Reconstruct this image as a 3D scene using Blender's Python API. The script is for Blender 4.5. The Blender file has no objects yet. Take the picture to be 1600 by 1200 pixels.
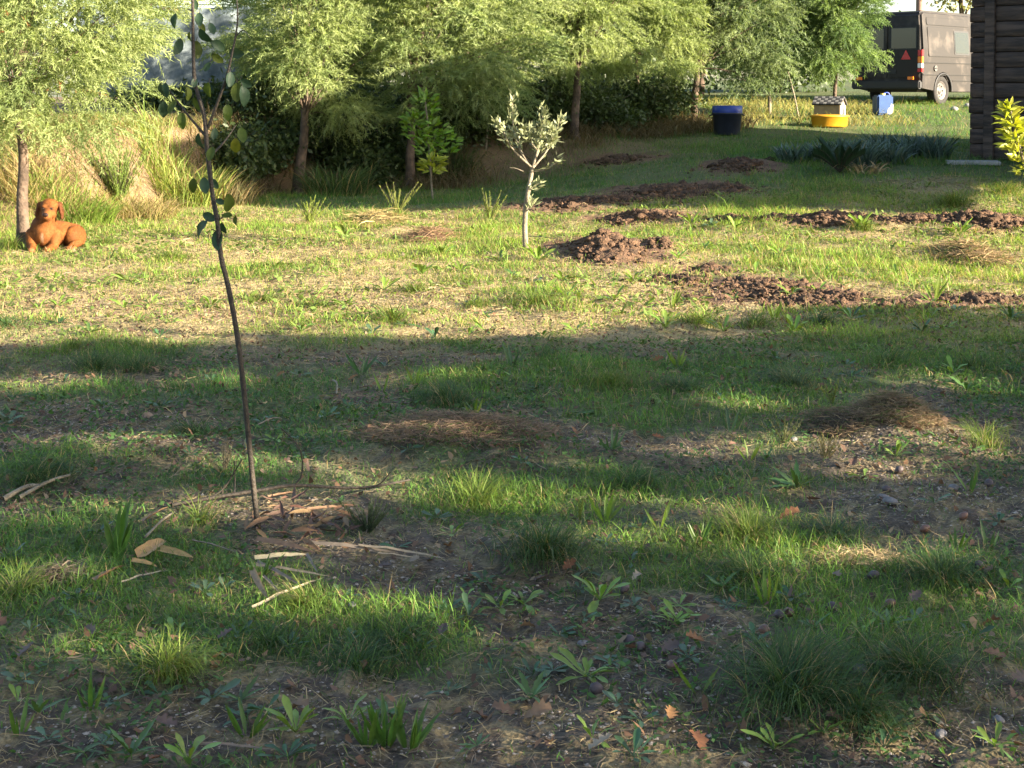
import bpy, bmesh, math, random
import numpy as np
from mathutils import Vector, Matrix

random.seed(7)
rng = np.random.default_rng(11)
R = math.radians
scene = bpy.context.scene
col = scene.collection

# ------------------------------------------------------------------ camera, world, sun, exposure
CAM_H, PITCH, FPX = 1.6, R(2.5), 1600 * 52 / 36
PY0 = 150 + FPX * math.tan(PITCH)          # image row of the optical axis (lens shifted down)
cam_d = bpy.data.cameras.new('camera')
cam_d.lens = 52; cam_d.sensor_width = 36; cam_d.clip_end = 2000; cam_d.clip_start = 0.05; cam_d.shift_y = -(600 - PY0) / 1600
cam = bpy.data.objects.new('camera', cam_d); col.objects.link(cam)
cam.location = (0, 0, CAM_H); cam.rotation_euler = (R(90) - PITCH, 0, 0)
scene.camera = cam

SUN_EL = R(17.0)
UX, UY = math.sin(R(66.5)), -math.cos(R(66.5))           # horizontal direction towards the sun
world = bpy.data.worlds.new('World'); scene.world = world; world.use_nodes = True
wn = world.node_tree.nodes; wl = world.node_tree.links
sky = wn.new('ShaderNodeTexSky'); sky.sky_type = 'NISHITA'; sky.sun_disc = False
sky.sun_elevation = SUN_EL; sky.sun_rotation = math.atan2(UX, UY)
sky.air_density = 1.0; sky.dust_density = 1.5; sky.ozone_density = 1.0
wn['Background'].inputs['Strength'].default_value = 0.07
wl.new(sky.outputs['Color'], wn['Background'].inputs['Color'])
sun_d = bpy.data.lights.new('sun', 'SUN'); sun_d.energy = 5.0; sun_d.angle = R(0.5); sun_d.color = (1.0, 0.86, 0.66)
sun = bpy.data.objects.new('sun', sun_d); col.objects.link(sun)
to_sun = Vector((UX * math.cos(SUN_EL), UY * math.cos(SUN_EL), math.sin(SUN_EL)))
sun.rotation_euler = (-to_sun).to_track_quat('-Z', 'Y').to_euler()
sun.location = (20, -10, 20)
vs = scene.view_settings
vs.view_transform = 'Standard'; vs.look = 'None'; vs.gamma = 1; vs.exposure = 2.75; vs.use_curve_mapping = False
scene.render.engine = 'CYCLES'
scene.cycles.max_bounces = 5; scene.cycles.diffuse_bounces = 3; scene.cycles.transmission_bounces = 3; scene.cycles.glossy_bounces = 2; scene.cycles.transparent_max_bounces = 8

# ------------------------------------------------------------------ noise
def _h(ix, iy, seed):
    n = (ix.astype(np.int64) * 374761393 + iy.astype(np.int64) * 668265263 + seed * 974711) & 0x7fffffff
    n = ((n ^ (n >> 13)) * 1274126177) & 0x7fffffff
    return ((n ^ (n >> 16)) & 0xffff) / 65535.0
def vnoise(x, y, s=1.0, seed=0):
    x = np.asarray(x, float) * s; y = np.asarray(y, float) * s
    ix, iy = np.floor(x), np.floor(y); fx, fy = x - ix, y - iy
    fx = fx * fx * (3 - 2 * fx); fy = fy * fy * (3 - 2 * fy)
    a = _h(ix, iy, seed); b = _h(ix + 1, iy, seed); c = _h(ix, iy + 1, seed); d = _h(ix + 1, iy + 1, seed)
    return (a * (1 - fx) + b * fx) * (1 - fy) + (c * (1 - fx) + d * fx) * fy
def fbm(x, y, s, seed=0, o=4):
    t = 0; amp = .5; tot = 0
    for k in range(o):
        t = t + amp * vnoise(x, y, s * 2 ** k, seed + k); tot += amp; amp *= .5
    return t / tot
def sstep(a, b, x):
    t = np.clip((np.asarray(x, float) - a) / (b - a), 0, 1); return t * t * (3 - 2 * t)

# ------------------------------------------------------------------ terrain height
YR = np.array([-300, 14, 16, 18, 22, 24, 28, 30, 33, 36, 45, 80, 400], float)
ZR = np.array([0, 0, .05, .15, .45, .60, .75, .93, 1.22, 1.40, 1.8, 2.5, 2.5])
def gbase(x, y):
    x = np.asarray(x, float); y = np.asarray(y, float)
    zr = np.interp(y, YR, ZR)
    # earth bank behind the tree row: its foot runs from close on the left to far in the middle
    foot = 17.0 + 8.2 * sstep(-6.2, -3.4, x)
    bank = 1.15 * sstep(0, 3.4, y - foot) + 0.25 * sstep(3, 12, y - foot)
    zl = bank * (1 - 0.35 * sstep(-1, 3, x))
    w = sstep(-1.5, 4.5, x)
    return zl * (1 - w) + zr * w
def ray(px, py):
    cx, cy = (px - 800) / FPX, -(py - PY0) / FPX
    return Vector((cx, math.cos(PITCH) + cy * math.sin(PITCH), -math.sin(PITCH) + cy * math.cos(PITCH)))
def G(px, py):                       # ground point seen at this spot of the photograph
    d = ray(px, py); t = 2.0
    while t < 70:
        p = d * t
        if CAM_H + p.z < float(gbase(p.x, p.y)): break
        t += .05
    a, b = t - .05, t
    for _ in range(10):
        m = (a + b) / 2; p = d * m
        if CAM_H + p.z < float(gbase(p.x, p.y)): b = m
        else: a = m
    p = d * b
    return Vector((p.x, p.y, float(gbase(p.x, p.y))))
def AT(px, py, Y):
    d = ray(px, py); t = Y / d.y
    return Vector((d.x * t, Y, CAM_H + d.z * t))
def PIX(p):
    v = Vector((p[0], p[1], p[2] - CAM_H))
    zc = v.y * math.cos(PITCH) - v.z * math.sin(PITCH); yc = v.y * math.sin(PITCH) + v.z * math.cos(PITCH)
    return (800 + FPX * v.x / zc, PY0 - FPX * yc / zc)
def PXM(Y): return FPX / Y
def ell(px, py, rx, ry):
    c = G(px, py); a = G(px, py - ry); b = G(px, py + ry)
    return c.x, c.y, rx / PXM(c.y), max(.05, (a.y - b.y) / 2)

HUMPS = []      # (x, y, rx, ry, h)
def hump(px, py, rx, ry, h): HUMPS.append(ell(px, py, rx, ry) + (h,))
for a in [(715, 700, 190, 34, .07), (1390, 672, 110, 30, .09), (1235, 1080, 150, 60, .04), (850, 860, 100, 30, .04), (940, 400, 100, 24, .08),
          (60, 740, 110, 34, .05), (250, 700, 150, 20, .03), (270, 1035, 130, 40, .03), (1180, 452, 130, 18, .04), (1300, 352, 120, 12, .08),
          (1530, 355, 120, 14, .1), (1000, 340, 110, 10, .06), (1500, 300, 130, 22, .12), (980, 600, 200, 40, .04), (820, 468, 110, 14, .05),
          (1050, 300, 120, 14, .06), (1155, 262, 70, 14, .08), (880, 325, 110, 10, .05), (970, 252, 70, 8, .05), (1440, 1040, 160, 50, .04), (100, 560, 160, 20, .03)]:
    hump(*a)
def gz(x, y):
    x = np.asarray(x, float); y = np.asarray(y, float)
    z = gbase(x, y)
    near = 1 - sstep(26, 45, y)
    z = z + (fbm(x, y, .7, 3, 3) - .5) * .10 * near + (fbm(x, y, 3.1, 9, 3) - .5) * .05 * near
    for hx, hy, rx, ry, h in HUMPS:
        z = z + h * np.exp(-((x - hx) / rx) ** 2 - ((y - hy) / ry) ** 2)
    return z
def gzf(x, y): return float(gz(np.array([x]), np.array([y]))[0])
def GP(px, py):
    p = G(px, py)
    if py > 330:
        d = ray(px, py); q = p.copy()
        for _ in range(7):
            t = (gzf(q.x, q.y) - CAM_H) / d.z; q = (q + d * t) / 2; q.z = 0
        if abs(q.y - p.y) < .12 * p.y: p = q
    return Vector((p.x, p.y, gzf(p.x, p.y)))

# cover map: >0 grassier, <0 barer   (px, py, rx, ry, amount)
COVER = [ell(*a[:4]) + (a[4],) for a in [
    (950, 600, 190, 42, .8), (1120, 620, 150, 40, .5), (700, 615, 80, 30, .7), (130, 560, 170, 22, .7), (70, 735, 90, 30, .8), (330, 740, 150, 28, .5),
    (60, 880, 150, 80, .5), (400, 985, 260, 55, .8), (270, 1030, 110, 40, .6), (620, 990, 150, 55, .7), (1100, 880, 170, 45, .4), (1350, 930, 230, 45, .6),
    (1480, 890, 120, 30, .5), (1420, 1040, 150, 60, .6), (760, 775, 130, 40, .6), (960, 770, 130, 40, .5), (1150, 840, 170, 35, .5), (300, 860, 160, 40, .6),
    (1300, 560, 220, 40, .4), (1520, 600, 120, 40, .4), (820, 465, 70, 9, .8), (1530, 420, 110, 20, .5), (1250, 400, 200, 25, .5), (800, 360, 90, 25, .3),
    (1250, 300, 300, 25, .3), (1300, 245, 150, 25, .4), (620, 340, 70, 14, .4),
    (180, 655, 190, 36, -.7), (300, 700, 140, 14, -.5), (780, 1130, 330, 50, -.7), (1010, 1000, 90, 70, -.6), (1530, 1100, 120, 70, -.8), (1300, 1175, 160, 35, -.8),
    (620, 905, 120, 26, -.7), (250, 1150, 220, 36, -.7), (1110, 980, 80, 60, -.6), (1500, 780, 130, 40, -.6), (600, 620, 120, 26, -.6), (1010, 700, 130, 20, -.5),
    (1350, 790, 130, 26, -.6), (450, 860, 140, 26, -.8), (720, 690, 160, 20, -.7), (560, 430, 110, 22, -.5), (600, 372, 120, 14, -.5), (250, 470, 220, 34, -.4),
    (350, 400, 160, 16, -.4), (700, 482, 130, 12, -.5), (120, 430, 110, 20, -.4), (1200, 462, 160, 20, -.9), (940, 395, 90, 22, -1), (1100, 425, 50, 10, -.8),
    (1310, 350, 90, 9, -.9), (1540, 355, 90, 10, -.9), (1000, 340, 80, 8, -.9), (1050, 300, 100, 12, -.9), (1155, 262, 60, 12, -1), (880, 325, 100, 9, -.8), (970, 252, 60, 8, -.8), (1500, 470, 110, 16, -.6)]]
def cover(x, y):
    c = (fbm(x, y, .9, 21, 3) - .5) * 1.7 + (fbm(x, y, 3.0, 33, 2) - .5) * 1.1
    for hx, hy, rx, ry, a in COVER:
        c = c + 1.1 * a * np.exp(-(((x - hx) / rx) ** 2 + ((y - hy) / ry) ** 2) ** 1.3)
    return c
SOIL = [ell(*a) for a in [(940, 395, 95, 24), (1100, 425, 55, 11), (1190, 455, 130, 20), (1300, 468, 90, 14), (1310, 351, 100, 9), (1540, 355, 100, 12), (1000, 341, 90, 8),
                          (1050, 300, 110, 13), (1155, 262, 65, 13), (880, 325, 110, 10), (970, 252, 65, 9), (1500, 472, 120, 14)]]
def soilmask(x, y):
    m = np.zeros_like(np.asarray(x, float))
    for hx, hy, rx, ry in SOIL:
        m = np.maximum(m, np.exp(-((x - hx) / (1.15 * rx)) ** 2 - ((y - hy) / (1.15 * ry)) ** 2))
    return np.clip(m * (.35 + 1.3 * fbm(x, y, 3.2, 87, 3)), 0, 1)

# ------------------------------------------------------------------ mesh helpers
def mesh_np(name, v, tris=None, quads=None, colors=None, smooth=False):
    me = bpy.data.meshes.new(name)
    v = np.ascontiguousarray(v, dtype=np.float32)
    me.vertices.add(len(v)); me.vertices.foreach_set('co', v.ravel())
    parts = []; starts = []; off = 0
    for f, k in ((tris, 3), (quads, 4)):
        if f is None or len(f) == 0: continue
        f = np.asarray(f, dtype=np.int32); parts.append(f.ravel())
        starts.append(off + np.arange(len(f), dtype=np.int32) * k); off += f.size
    li = np.concatenate(parts); ls = np.concatenate(starts)
    me.loops.add(len(li)); me.loops.foreach_set('vertex_index', li)
    me.polygons.add(len(ls)); me.polygons.foreach_set('loop_start', ls)
    me.update(calc_edges=True); me.validate()
    if colors is not None:
        ca = me.color_attributes.new('Col', 'FLOAT_COLOR', 'POINT')
        c = np.ones((len(v), 4), np.float32); c[:, :3] = colors
        ca.data.foreach_set('color', c.ravel())
    if smooth: me.polygons.foreach_set('use_smooth', np.ones(len(ls), bool))
    return me
def link(name, me, mat=None, parent=None, loc=None):
    o = bpy.data.objects.new(name, me); col.objects.link(o)
    if mat is not None and me is not None and len(me.materials) == 0: me.materials.append(mat)
    if parent is not None: o.parent = parent
    if loc is not None: o.location = loc
    return o
def empty(name, loc, rz=0):
    o = bpy.data.objects.new(name, None); col.objects.link(o); o.location = loc; o.rotation_euler = (0, 0, rz); o.empty_display_size = .1
    return o
def tag(o, label, cat, group=None, kind=None):
    if label: o['label'] = label
    if cat: o['category'] = cat
    if group: o['group'] = group
    if kind: o['kind'] = kind
    return o
def bm_mesh(bm, name, smooth=False):
    me = bpy.data.meshes.new(name); bm.to_mesh(me); bm.free()
    if smooth:
        me.polygons.foreach_set('use_smooth', np.ones(len(me.polygons), bool))
    return me
def box(bm, c, s, rot=None, bevel=0):
    r = bmesh.ops.create_cube(bm, size=1)
    M = Matrix.Translation(c) @ (rot.to_4x4() if rot is not None else Matrix.Identity(4)) @ Matrix.Diagonal((s[0], s[1], s[2], 1))
    bmesh.ops.transform(bm, matrix=M, verts=r['verts'])
    if bevel:
        es = list({e for v in r['verts'] for e in v.link_edges})
        bmesh.ops.bevel(bm, geom=es, offset=bevel, segments=2, affect='EDGES')
def tube(pts, rads, n=8, wob=0.0, close=True):
    pts = [Vector(p) for p in pts]; V = []; Q = []
    prev = None
    for i, p in enumerate(pts):
        t = (pts[min(i + 1, len(pts) - 1)] - pts[max(i - 1, 0)]).normalized()
        a = t.orthogonal().normalized() if prev is None else (prev - t * prev.dot(t)).normalized()
        prev = a; b = t.cross(a)
        for k in range(n):
            th = 2 * math.pi * k / n; rr = rads[i] * (1 + wob * (random.random() - .5))
            V.append(p + a * math.cos(th) * rr + b * math.sin(th) * rr)
    for i in range(len(pts) - 1):
        for k in range(n):
            Q.append((i * n + k, i * n + (k + 1) % n, (i + 1) * n + (k + 1) % n, (i + 1) * n + k))
    return np.array([tuple(v) for v in V]), np.array(Q)
def join_q(parts):
    V = []; Q = []; o = 0
    for v, q in parts: V.append(v); Q.append(q + o); o += len(v)
    return np.concatenate(V), np.concatenate(Q)
def resample(pts, n):
    pts = [Vector(p) for p in pts]; out = []
    m = len(pts) - 1
    for i in range(n):
        t = i / (n - 1) * m; k = min(int(t), m - 1); f = t - k
        p0 = pts[max(k - 1, 0)]; p1 = pts[k]; p2 = pts[k + 1]; p3 = pts[min(k + 2, m)]
        out.append(.5 * ((2 * p1) + (p2 - p0) * f + (2 * p0 - 5 * p1 + 4 * p2 - p3) * f * f + (3 * p1 - p0 - 3 * p2 + p3) * f ** 3))
    return out

def blades(base, h, w, ang, bend, S=2, c0=None, c1=None, vert=1.0, widthpow=1.0, twist=None):
    """curved tapering blades; base (N,3); returns verts, tris, colours"""
    N = len(base); h = np.broadcast_to(h, N); w = np.broadcast_to(w, N); bend = np.broadcast_to(bend, N)
    ld = np.stack([np.cos(ang), np.sin(ang), np.zeros(N)], 1)
    tw = ang + np.pi / 2 + (rng.normal(0, .6, N) if twist is None else twist)
    sd = np.stack([np.cos(tw), np.sin(tw), np.zeros(N)], 1)
    L = 2 * S + 1
    V = np.zeros((N, L, 3)); C = np.zeros((N, L, 3))
    for i in range(S + 1):
        t = i / S
        out = bend * t ** 1.6
        up = np.sqrt(np.clip(1 - (np.minimum(bend, 1.25) * .8 * t) ** 2, 0.02, 1)) * t * vert
        p = base + ld * (h * out * 1.0)[:, None] + np.array([0, 0, 1.0]) * (h * up)[:, None]
        if i < S:
            ww = w * (1 - t ** 2 * .55) * (0.75 if i == 0 else 1)
            V[:, 2 * i] = p - sd * (ww / 2)[:, None]; V[:, 2 * i + 1] = p + sd * (ww / 2)[:, None]
        else: V[:, 2 * S] = p
        if c0 is not None:
            cc = c0 * (1 - t) + c1 * t
            C[:, min(2 * i, 2 * S)] = cc
            if i < S: C[:, 2 * i + 1] = cc
    T = []
    for i in range(S):
        a, b = 2 * i, 2 * i + 1
        if i < S - 1: T += [(a, b, b + 2), (a, b + 2, a + 2)]
        else: T += [(a, b, 2 * S)]
    T = np.array(T)
    F = (np.arange(N)[:, None, None] * L + T[None]).reshape(-1, 3)
    return V.reshape(-1, 3), F, C.reshape(-1, 3)
def join_t(parts):
    V = []; F = []; C = []; o = 0
    for v, f, c in parts: V.append(v); F.append(f + o); C.append(c); o += len(v)
    return np.concatenate(V), np.concatenate(F), np.concatenate(C)

# ------------------------------------------------------------------ materials
def mat(name):
    m = bpy.data.materials.new(name); m.use_nodes = True
    return m, m.node_tree.nodes, m.node_tree.links, m.node_tree.nodes['Principled BSDF']
def simple(name, c, rough=.6, metal=0, spec=.4, noise=0, nscale=20, bump=0, bscale=60, c2=None, detail=5, coat=0):
    m, n, l, p = mat(name)
    p.inputs['Roughness'].default_value = rough; p.inputs['Metallic'].default_value = metal; p.inputs['Specular IOR Level'].default_value = spec
    p.inputs['Base Color'].default_value = (*c, 1); p.inputs['Coat Weight'].default_value = coat
    tc = n.new('ShaderNodeTexCoord')
    if noise or c2:
        nz = n.new('ShaderNodeTexNoise'); nz.inputs['Scale'].default_value = nscale; nz.inputs['Detail'].default_value = detail; l.new(tc.outputs['Object'], nz.inputs['Vector'])
        cr = n.new('ShaderNodeValToRGB'); l.new(nz.outputs['Fac'], cr.inputs['Fac'])
        b = c2 or tuple(x * (1 - noise) for x in c)
        cr.color_ramp.elements[0].position = .35; cr.color_ramp.elements[0].color = (*b, 1)
        cr.color_ramp.elements[1].position = .65; cr.color_ramp.elements[1].color = (*c, 1)
        l.new(cr.outputs['Color'], p.inputs['Base Color'])
    if bump:
        nb = n.new('ShaderNodeTexNoise'); nb.inputs['Scale'].default_value = bscale; nb.inputs['Detail'].default_value = 6; l.new(tc.outputs['Object'], nb.inputs['Vector'])
        bp = n.new('ShaderNodeBump'); bp.inputs['Strength'].default_value = bump; bp.inputs['Distance'].default_value = .02
        l.new(nb.outputs['Fac'], bp.inputs['Height']); l.new(bp.outputs['Normal'], p.inputs['Normal'])
    return m
def leafmat(name, color=None, trans=.4, rough=.5, spec=.3, tint=(1.15, 1.1, .55), var=0.0):
    m, n, l, p = mat(name)
    p.inputs['Roughness'].default_value = rough; p.inputs['Specular IOR Level'].default_value = spec
    tr = n.new('ShaderNodeBsdfTranslucent'); mx = n.new('ShaderNodeMixShader'); mx.inputs['Fac'].default_value = trans
    mul = n.new('ShaderNodeMix'); mul.data_type = 'RGBA'; mul.blend_type = 'MULTIPLY'; mul.inputs['Factor'].default_value = 1; mul.inputs['B'].default_value = (*tint, 1)
    if color is None:
        at = n.new('ShaderNodeAttribute'); at.attribute_name = 'Col'; src = at.outputs['Color']
    else:
        oi = n.new('ShaderNodeObjectInfo'); hs = n.new('ShaderNodeHueSaturation'); hs.inputs['Color'].default_value = (*color, 1)
        mr = n.new('ShaderNodeMapRange'); mr.inputs['To Min'].default_value = 1 - var; mr.inputs['To Max'].default_value = 1 + var
        l.new(oi.outputs['Random'], mr.inputs['Value']); l.new(mr.outputs['Result'], hs.inputs['Value'])
        mh = n.new('ShaderNodeMapRange'); mh.inputs['To Min'].default_value = .5 - var * .06; mh.inputs['To Max'].default_value = .5 + var * .06
        l.new(oi.outputs['Random'], mh.inputs['Value']); l.new(mh.outputs['Result'], hs.inputs['Hue'])
        tc = n.new('ShaderNodeTexCoord'); nz = n.new('ShaderNodeTexNoise'); nz.inputs['Scale'].default_value = 45; l.new(tc.outputs['Object'], nz.inputs['Vector'])
        m2 = n.new('ShaderNodeMix'); m2.data_type = 'RGBA'; m2.blend_type = 'MULTIPLY'; m2.inputs['Factor'].default_value = .6
        l.new(hs.outputs['Color'], m2.inputs['A']); l.new(nz.outputs['Fac'], m2.inputs['B'])
        g = n.new('ShaderNodeMix'); g.data_type = 'RGBA'; g.blend_type = 'MULTIPLY'; g.inputs['Factor'].default_value = 1; g.inputs['B'].default_value = (1.35, 1.35, 1.35, 1); g.clamp_result = False
        l.new(m2.outputs['Result'], g.inputs['A']); src = g.outputs['Result']
    l.new(src, p.inputs['Base Color']); l.new(src, mul.inputs['A']); l.new(mul.outputs['Result'], tr.inputs['Color'])
    l.new(p.outputs['BSDF'], mx.inputs[1]); l.new(tr.outputs['BSDF'], mx.inputs[2])
    l.new(mx.outputs['Shader'], n['Material Output'].inputs['Surface'])
    return m
M_GRASS = leafmat('grass_blade', trans=.42, rough=.55, spec=.25)
M_DRY = leafmat('dry_grass_blade', trans=.3, rough=.7, spec=.15, tint=(1.1, 1, .75))
M_FOL = leafmat('feathery_foliage', trans=.5, rough=.6, spec=.2, tint=(1.05, 1.1, .62))
M_BUSH = leafmat('bush_foliage', trans=.3, rough=.5, spec=.3)

def attr_mat(name, rough=.9, fine=60, bump=.6, spec=.2):
    m, n, l, p = mat(name)
    p.inputs['Roughness'].default_value = rough; p.inputs['Specular IOR Level'].default_value = spec
    at = n.new('ShaderNodeAttribute'); at.attribute_name = 'Col'; tc = n.new('ShaderNodeTexCoord')
    nz = n.new('ShaderNodeTexNoise'); nz.inputs['Scale'].default_value = fine; nz.inputs['Detail'].default_value = 8; nz.inputs['Roughness'].default_value = .7
    l.new(tc.outputs['Object'], nz.inputs['Vector'])
    mr = n.new('ShaderNodeMapRange'); mr.inputs['From Min'].default_value = .3; mr.inputs['From Max'].default_value = .7; mr.inputs['To Min'].default_value = .3; mr.inputs['To Max'].default_value = 1.6
    l.new(nz.outputs['Fac'], mr.inputs['Value'])
    mx = n.new('ShaderNodeMix'); mx.data_type = 'RGBA'; mx.blend_type = 'MULTIPLY'; mx.inputs['Factor'].default_value = 1
    l.new(at.outputs['Color'], mx.inputs['A']); l.new(mr.outputs['Result'], mx.inputs['B']); l.new(mx.outputs['Result'], p.inputs['Base Color'])
    vo = n.new('ShaderNodeTexVoronoi'); vo.inputs['Scale'].default_value = fine * 1.2; l.new(tc.outputs['Object'], vo.inputs['Vector'])
    ad = n.new('ShaderNodeMath'); ad.operation = 'ADD'; l.new(vo.outputs['Distance'], ad.inputs[0]); l.new(nz.outputs['Fac'], ad.inputs[1])
    bp = n.new('ShaderNodeBump'); bp.inputs['Strength'].default_value = bump; bp.inputs['Distance'].default_value = .012
    l.new(ad.outputs['Value'], bp.inputs['Height']); l.new(bp.outputs['Normal'], p.inputs['Normal'])
    return m
M_GROUND = attr_mat('ground_earth', fine=55)
M_SOIL = attr_mat('dug_soil', fine=40, bump=1.0)
M_PEB = attr_mat('pebble', fine=120, bump=.2, rough=.8)
M_BARK = simple('bark', (.12, .083, .058), .9, noise=.65, nscale=9, bump=1.0, bscale=22)
M_TWIG = simple('young_bark', (.042, .032, .022), .7, noise=.5, nscale=40, bump=.4, bscale=120)
M_PALEBARK = simple('pale_bark', (.22, .185, .13), .8, noise=.5, nscale=25, bump=.5, bscale=80)

# ------------------------------------------------------------------ ground sheet
def dirt_colors(x, y):
    n1 = fbm(x, y, 1.3, 51, 4); n2 = fbm(x, y, 6, 57, 3); n3 = fbm(x, y, 22, 61, 2)
    dark = np.array([.075, .056, .042]); straw = np.array([.31, .245, .12]); grit = np.array([.17, .135, .10]); green = np.array([.075, .115, .035])
    a = sstep(.35, .65, n1 * .6 + n2 * .4)[:, None]
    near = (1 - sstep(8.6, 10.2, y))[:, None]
    c = (grit * .45) * near + straw * (1 - near)  # dry straw in the middle; front grit darkened to paint its shade
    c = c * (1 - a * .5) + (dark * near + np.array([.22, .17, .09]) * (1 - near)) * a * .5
    s = sstep(.5, .68, n3)[:, None] * .5; c = c * (1 - s) + (straw * .9) * s
    cv = sstep(-.2, .6, cover(x, y))[:, None] * .68; c = c * (1 - cv) + green * cv
    far = sstep(19, 22, y)[:, None] * (sstep(-4.5, -2.5, x))[:, None] * .8; c = c * (1 - far) + np.array([.042, .074, .024]) * (.5 + n2[:, None]) * far  # shadow strip beyond the sunny band put into a deeper ground colour
    bk = (sstep(-.3, .6, y - (17.0 + 8.2 * sstep(-6.2, -3.4, x))) * (1 - sstep(1, 5, x)))[:, None]; c = c * (1 - bk) + np.array([.15, .105, .062]) * (.7 + .6 * n2[:, None]) * bk
    sm = sstep(.25, .6, soilmask(x, y))[:, None]; c = c * (1 - sm) + np.array([.13, .075, .045]) * (.6 + .8 * n2[:, None]) * sm
    return c
ys = [-120, -80, -50, -30, -20, -12, -8, -5, -3, -1, 0, 1, 1.6, 2.1]
y = 2.5
while y < 46: ys.append(y); y += .0075 * y
ys += [50, 55, 62, 70, 85, 100, 130, 170, 220, 300]
ts = list(np.linspace(-1, 1, 281)); to = [1.15, 1.4, 1.9, 2.8, 4.5, 8, 14]
ts = [-t for t in reversed(to)] + ts + to
ys = np.array(ys); ts = np.array(ts)
W = .40 * np.clip(ys, 2, 60) + 1.2
outer = np.sign(ts)[None] * np.maximum(np.abs(ts) - 1, 0)[None] * 18
X = ts.clip(-1, 1)[None] * W[:, None] + outer * (np.abs(ts)[None] > 1); Y = np.repeat(ys[:, None], len(ts), 1)
X += (rng.random(X.shape) - .5) * .004 * np.clip(Y, 0, 40); 
fx, fy = X.ravel(), Y.ravel()
Z = gz(fx, fy) - .004
micro = (fbm(fx, fy, 13, 71, 3) - .5) * .05 * (1 - sstep(18, 30, fy)); Z = Z + micro
Z = Z + soilmask(fx, fy) * (fbm(fx, fy, 9, 77, 3) - .5) * .12
ny, nx = X.shape
ii = (np.arange(ny - 1)[:, None] * nx + np.arange(nx - 1)[None]).ravel()
quads = np.stack([ii, ii + 1, ii + nx + 1, ii + nx], 1)
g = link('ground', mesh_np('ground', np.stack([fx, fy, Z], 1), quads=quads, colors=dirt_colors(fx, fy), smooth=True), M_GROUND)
g['kind'] = 'structure'

# ------------------------------------------------------------------ scattered cover: grass, straw, small leaves, pebbles
def scatter(y0, y1, dens, side=.5):
    """random points in the wedge between two depths"""
    w0, w1 = .36 * y0 + side, .36 * y1 + side
    n = int((w0 + w1) * (y1 - y0) * dens)
    u = rng.random(n); yy = np.sqrt(y0 ** 2 + u * (y1 ** 2 - y0 ** 2)); xx = (rng.random(n) * 2 - 1) * (.36 * yy + side)
    return xx, yy
GREEN = np.array([.06, .165, .034]); LIME = np.array([.18, .28, .038]); DRYC = np.array([.36, .28, .13]); DEEP = np.array([.03, .07, .02])
def grass_zone(y0, y1, dens, h0, w0, S, k=.12, filt=None, lo=-.35, hi=.55):
    x, y = scatter(y0, y1, dens)
    c = cover(x, y); keep = rng.random(len(x)) < np.clip(k + (1 - k) * sstep(lo, hi, c), 0, 1) * (1 - .8 * sstep(.3, .7, soilmask(x, y)))
    if filt is not None: keep &= filt(x, y)
    x, y, c = x[keep], y[keep], c[keep]; N = len(x)
    h = h0 * (.4 + 1.0 * rng.random(N) ** 1.4) * 1.12 * (.55 + .6 * sstep(-.3, .9, c)) * (.6 + .8 * vnoise(x, y, 2.2, 5))
    big = rng.random(N) < .04; h[big] *= 1.9
    lit = sstep(8.8, 10.0, y) * (1 - sstep(19, 22, y) * sstep(-4.5, -3, x))  # sunlight put into blade colour: lime in the sunny band, green in shade
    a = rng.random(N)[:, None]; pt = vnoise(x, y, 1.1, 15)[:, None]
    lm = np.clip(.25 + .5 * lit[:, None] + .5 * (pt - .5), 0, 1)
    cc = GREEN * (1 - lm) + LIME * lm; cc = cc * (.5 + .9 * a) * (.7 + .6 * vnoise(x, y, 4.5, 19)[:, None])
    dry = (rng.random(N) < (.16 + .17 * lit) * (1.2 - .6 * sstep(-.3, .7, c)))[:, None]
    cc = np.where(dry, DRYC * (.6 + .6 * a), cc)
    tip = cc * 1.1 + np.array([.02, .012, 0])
    base = np.stack([x, y, gz(x, y) - .004], 1)
    return blades(base, h, w0 * (.6 + .8 * rng.random(N)), rng.random(N) * 6.283, .3 + 1.1 * rng.random(N), S, cc * .9, tip)
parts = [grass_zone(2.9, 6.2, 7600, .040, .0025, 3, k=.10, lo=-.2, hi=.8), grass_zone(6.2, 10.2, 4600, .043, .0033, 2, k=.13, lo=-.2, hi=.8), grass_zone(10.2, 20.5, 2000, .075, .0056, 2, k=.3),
         grass_zone(20.5, 29, 1000, .11, .009, 1, k=.5, filt=lambda x, y: ~((x < -2.6) & (y > 25))), grass_zone(29, 40, 330, .13, .013, 1, k=.5, filt=lambda x, y: x > 1)]
v, f, c = join_t(parts)
tag(link('lawn_grass', mesh_np('lawn_grass', v, f, colors=c), M_GRASS), 'short patchy green grass growing over the whole plot', 'grass', kind='stuff')

# dead straw lying flat
def lying(x, y, L, w, colr, lift=.004, S=1, tilt=.15):
    N = len(x); a = rng.random(N) * 6.283; d = np.stack([np.cos(a), np.sin(a), rng.normal(0, tilt, N)], 1); s = np.stack([-np.sin(a), np.cos(a), rng.normal(0, .5, N)], 1)
    b = np.stack([x, y, gz(x, y) + lift + .01 * rng.random(N)], 1); L = np.asarray(L)[:, None]; w = np.asarray(w)[:, None]
    m = b + d * L * .5 + np.array([0, 0, 1]) * L * .08 * rng.normal(0, 1, (N, 1)); e = b + d * L + s * L * .12 * rng.normal(0, 1, (N, 1))
    V = np.stack([b - s * w / 2, b + s * w / 2, m - s * w / 2, m + s * w / 2, e], 1).reshape(-1, 3)
    T = np.array([(0, 1, 3), (0, 3, 2), (2, 3, 4)]); F = (np.arange(N)[:, None, None] * 5 + T[None]).reshape(-1, 3)
    return V, F, np.repeat(colr, 5, 0)
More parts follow.
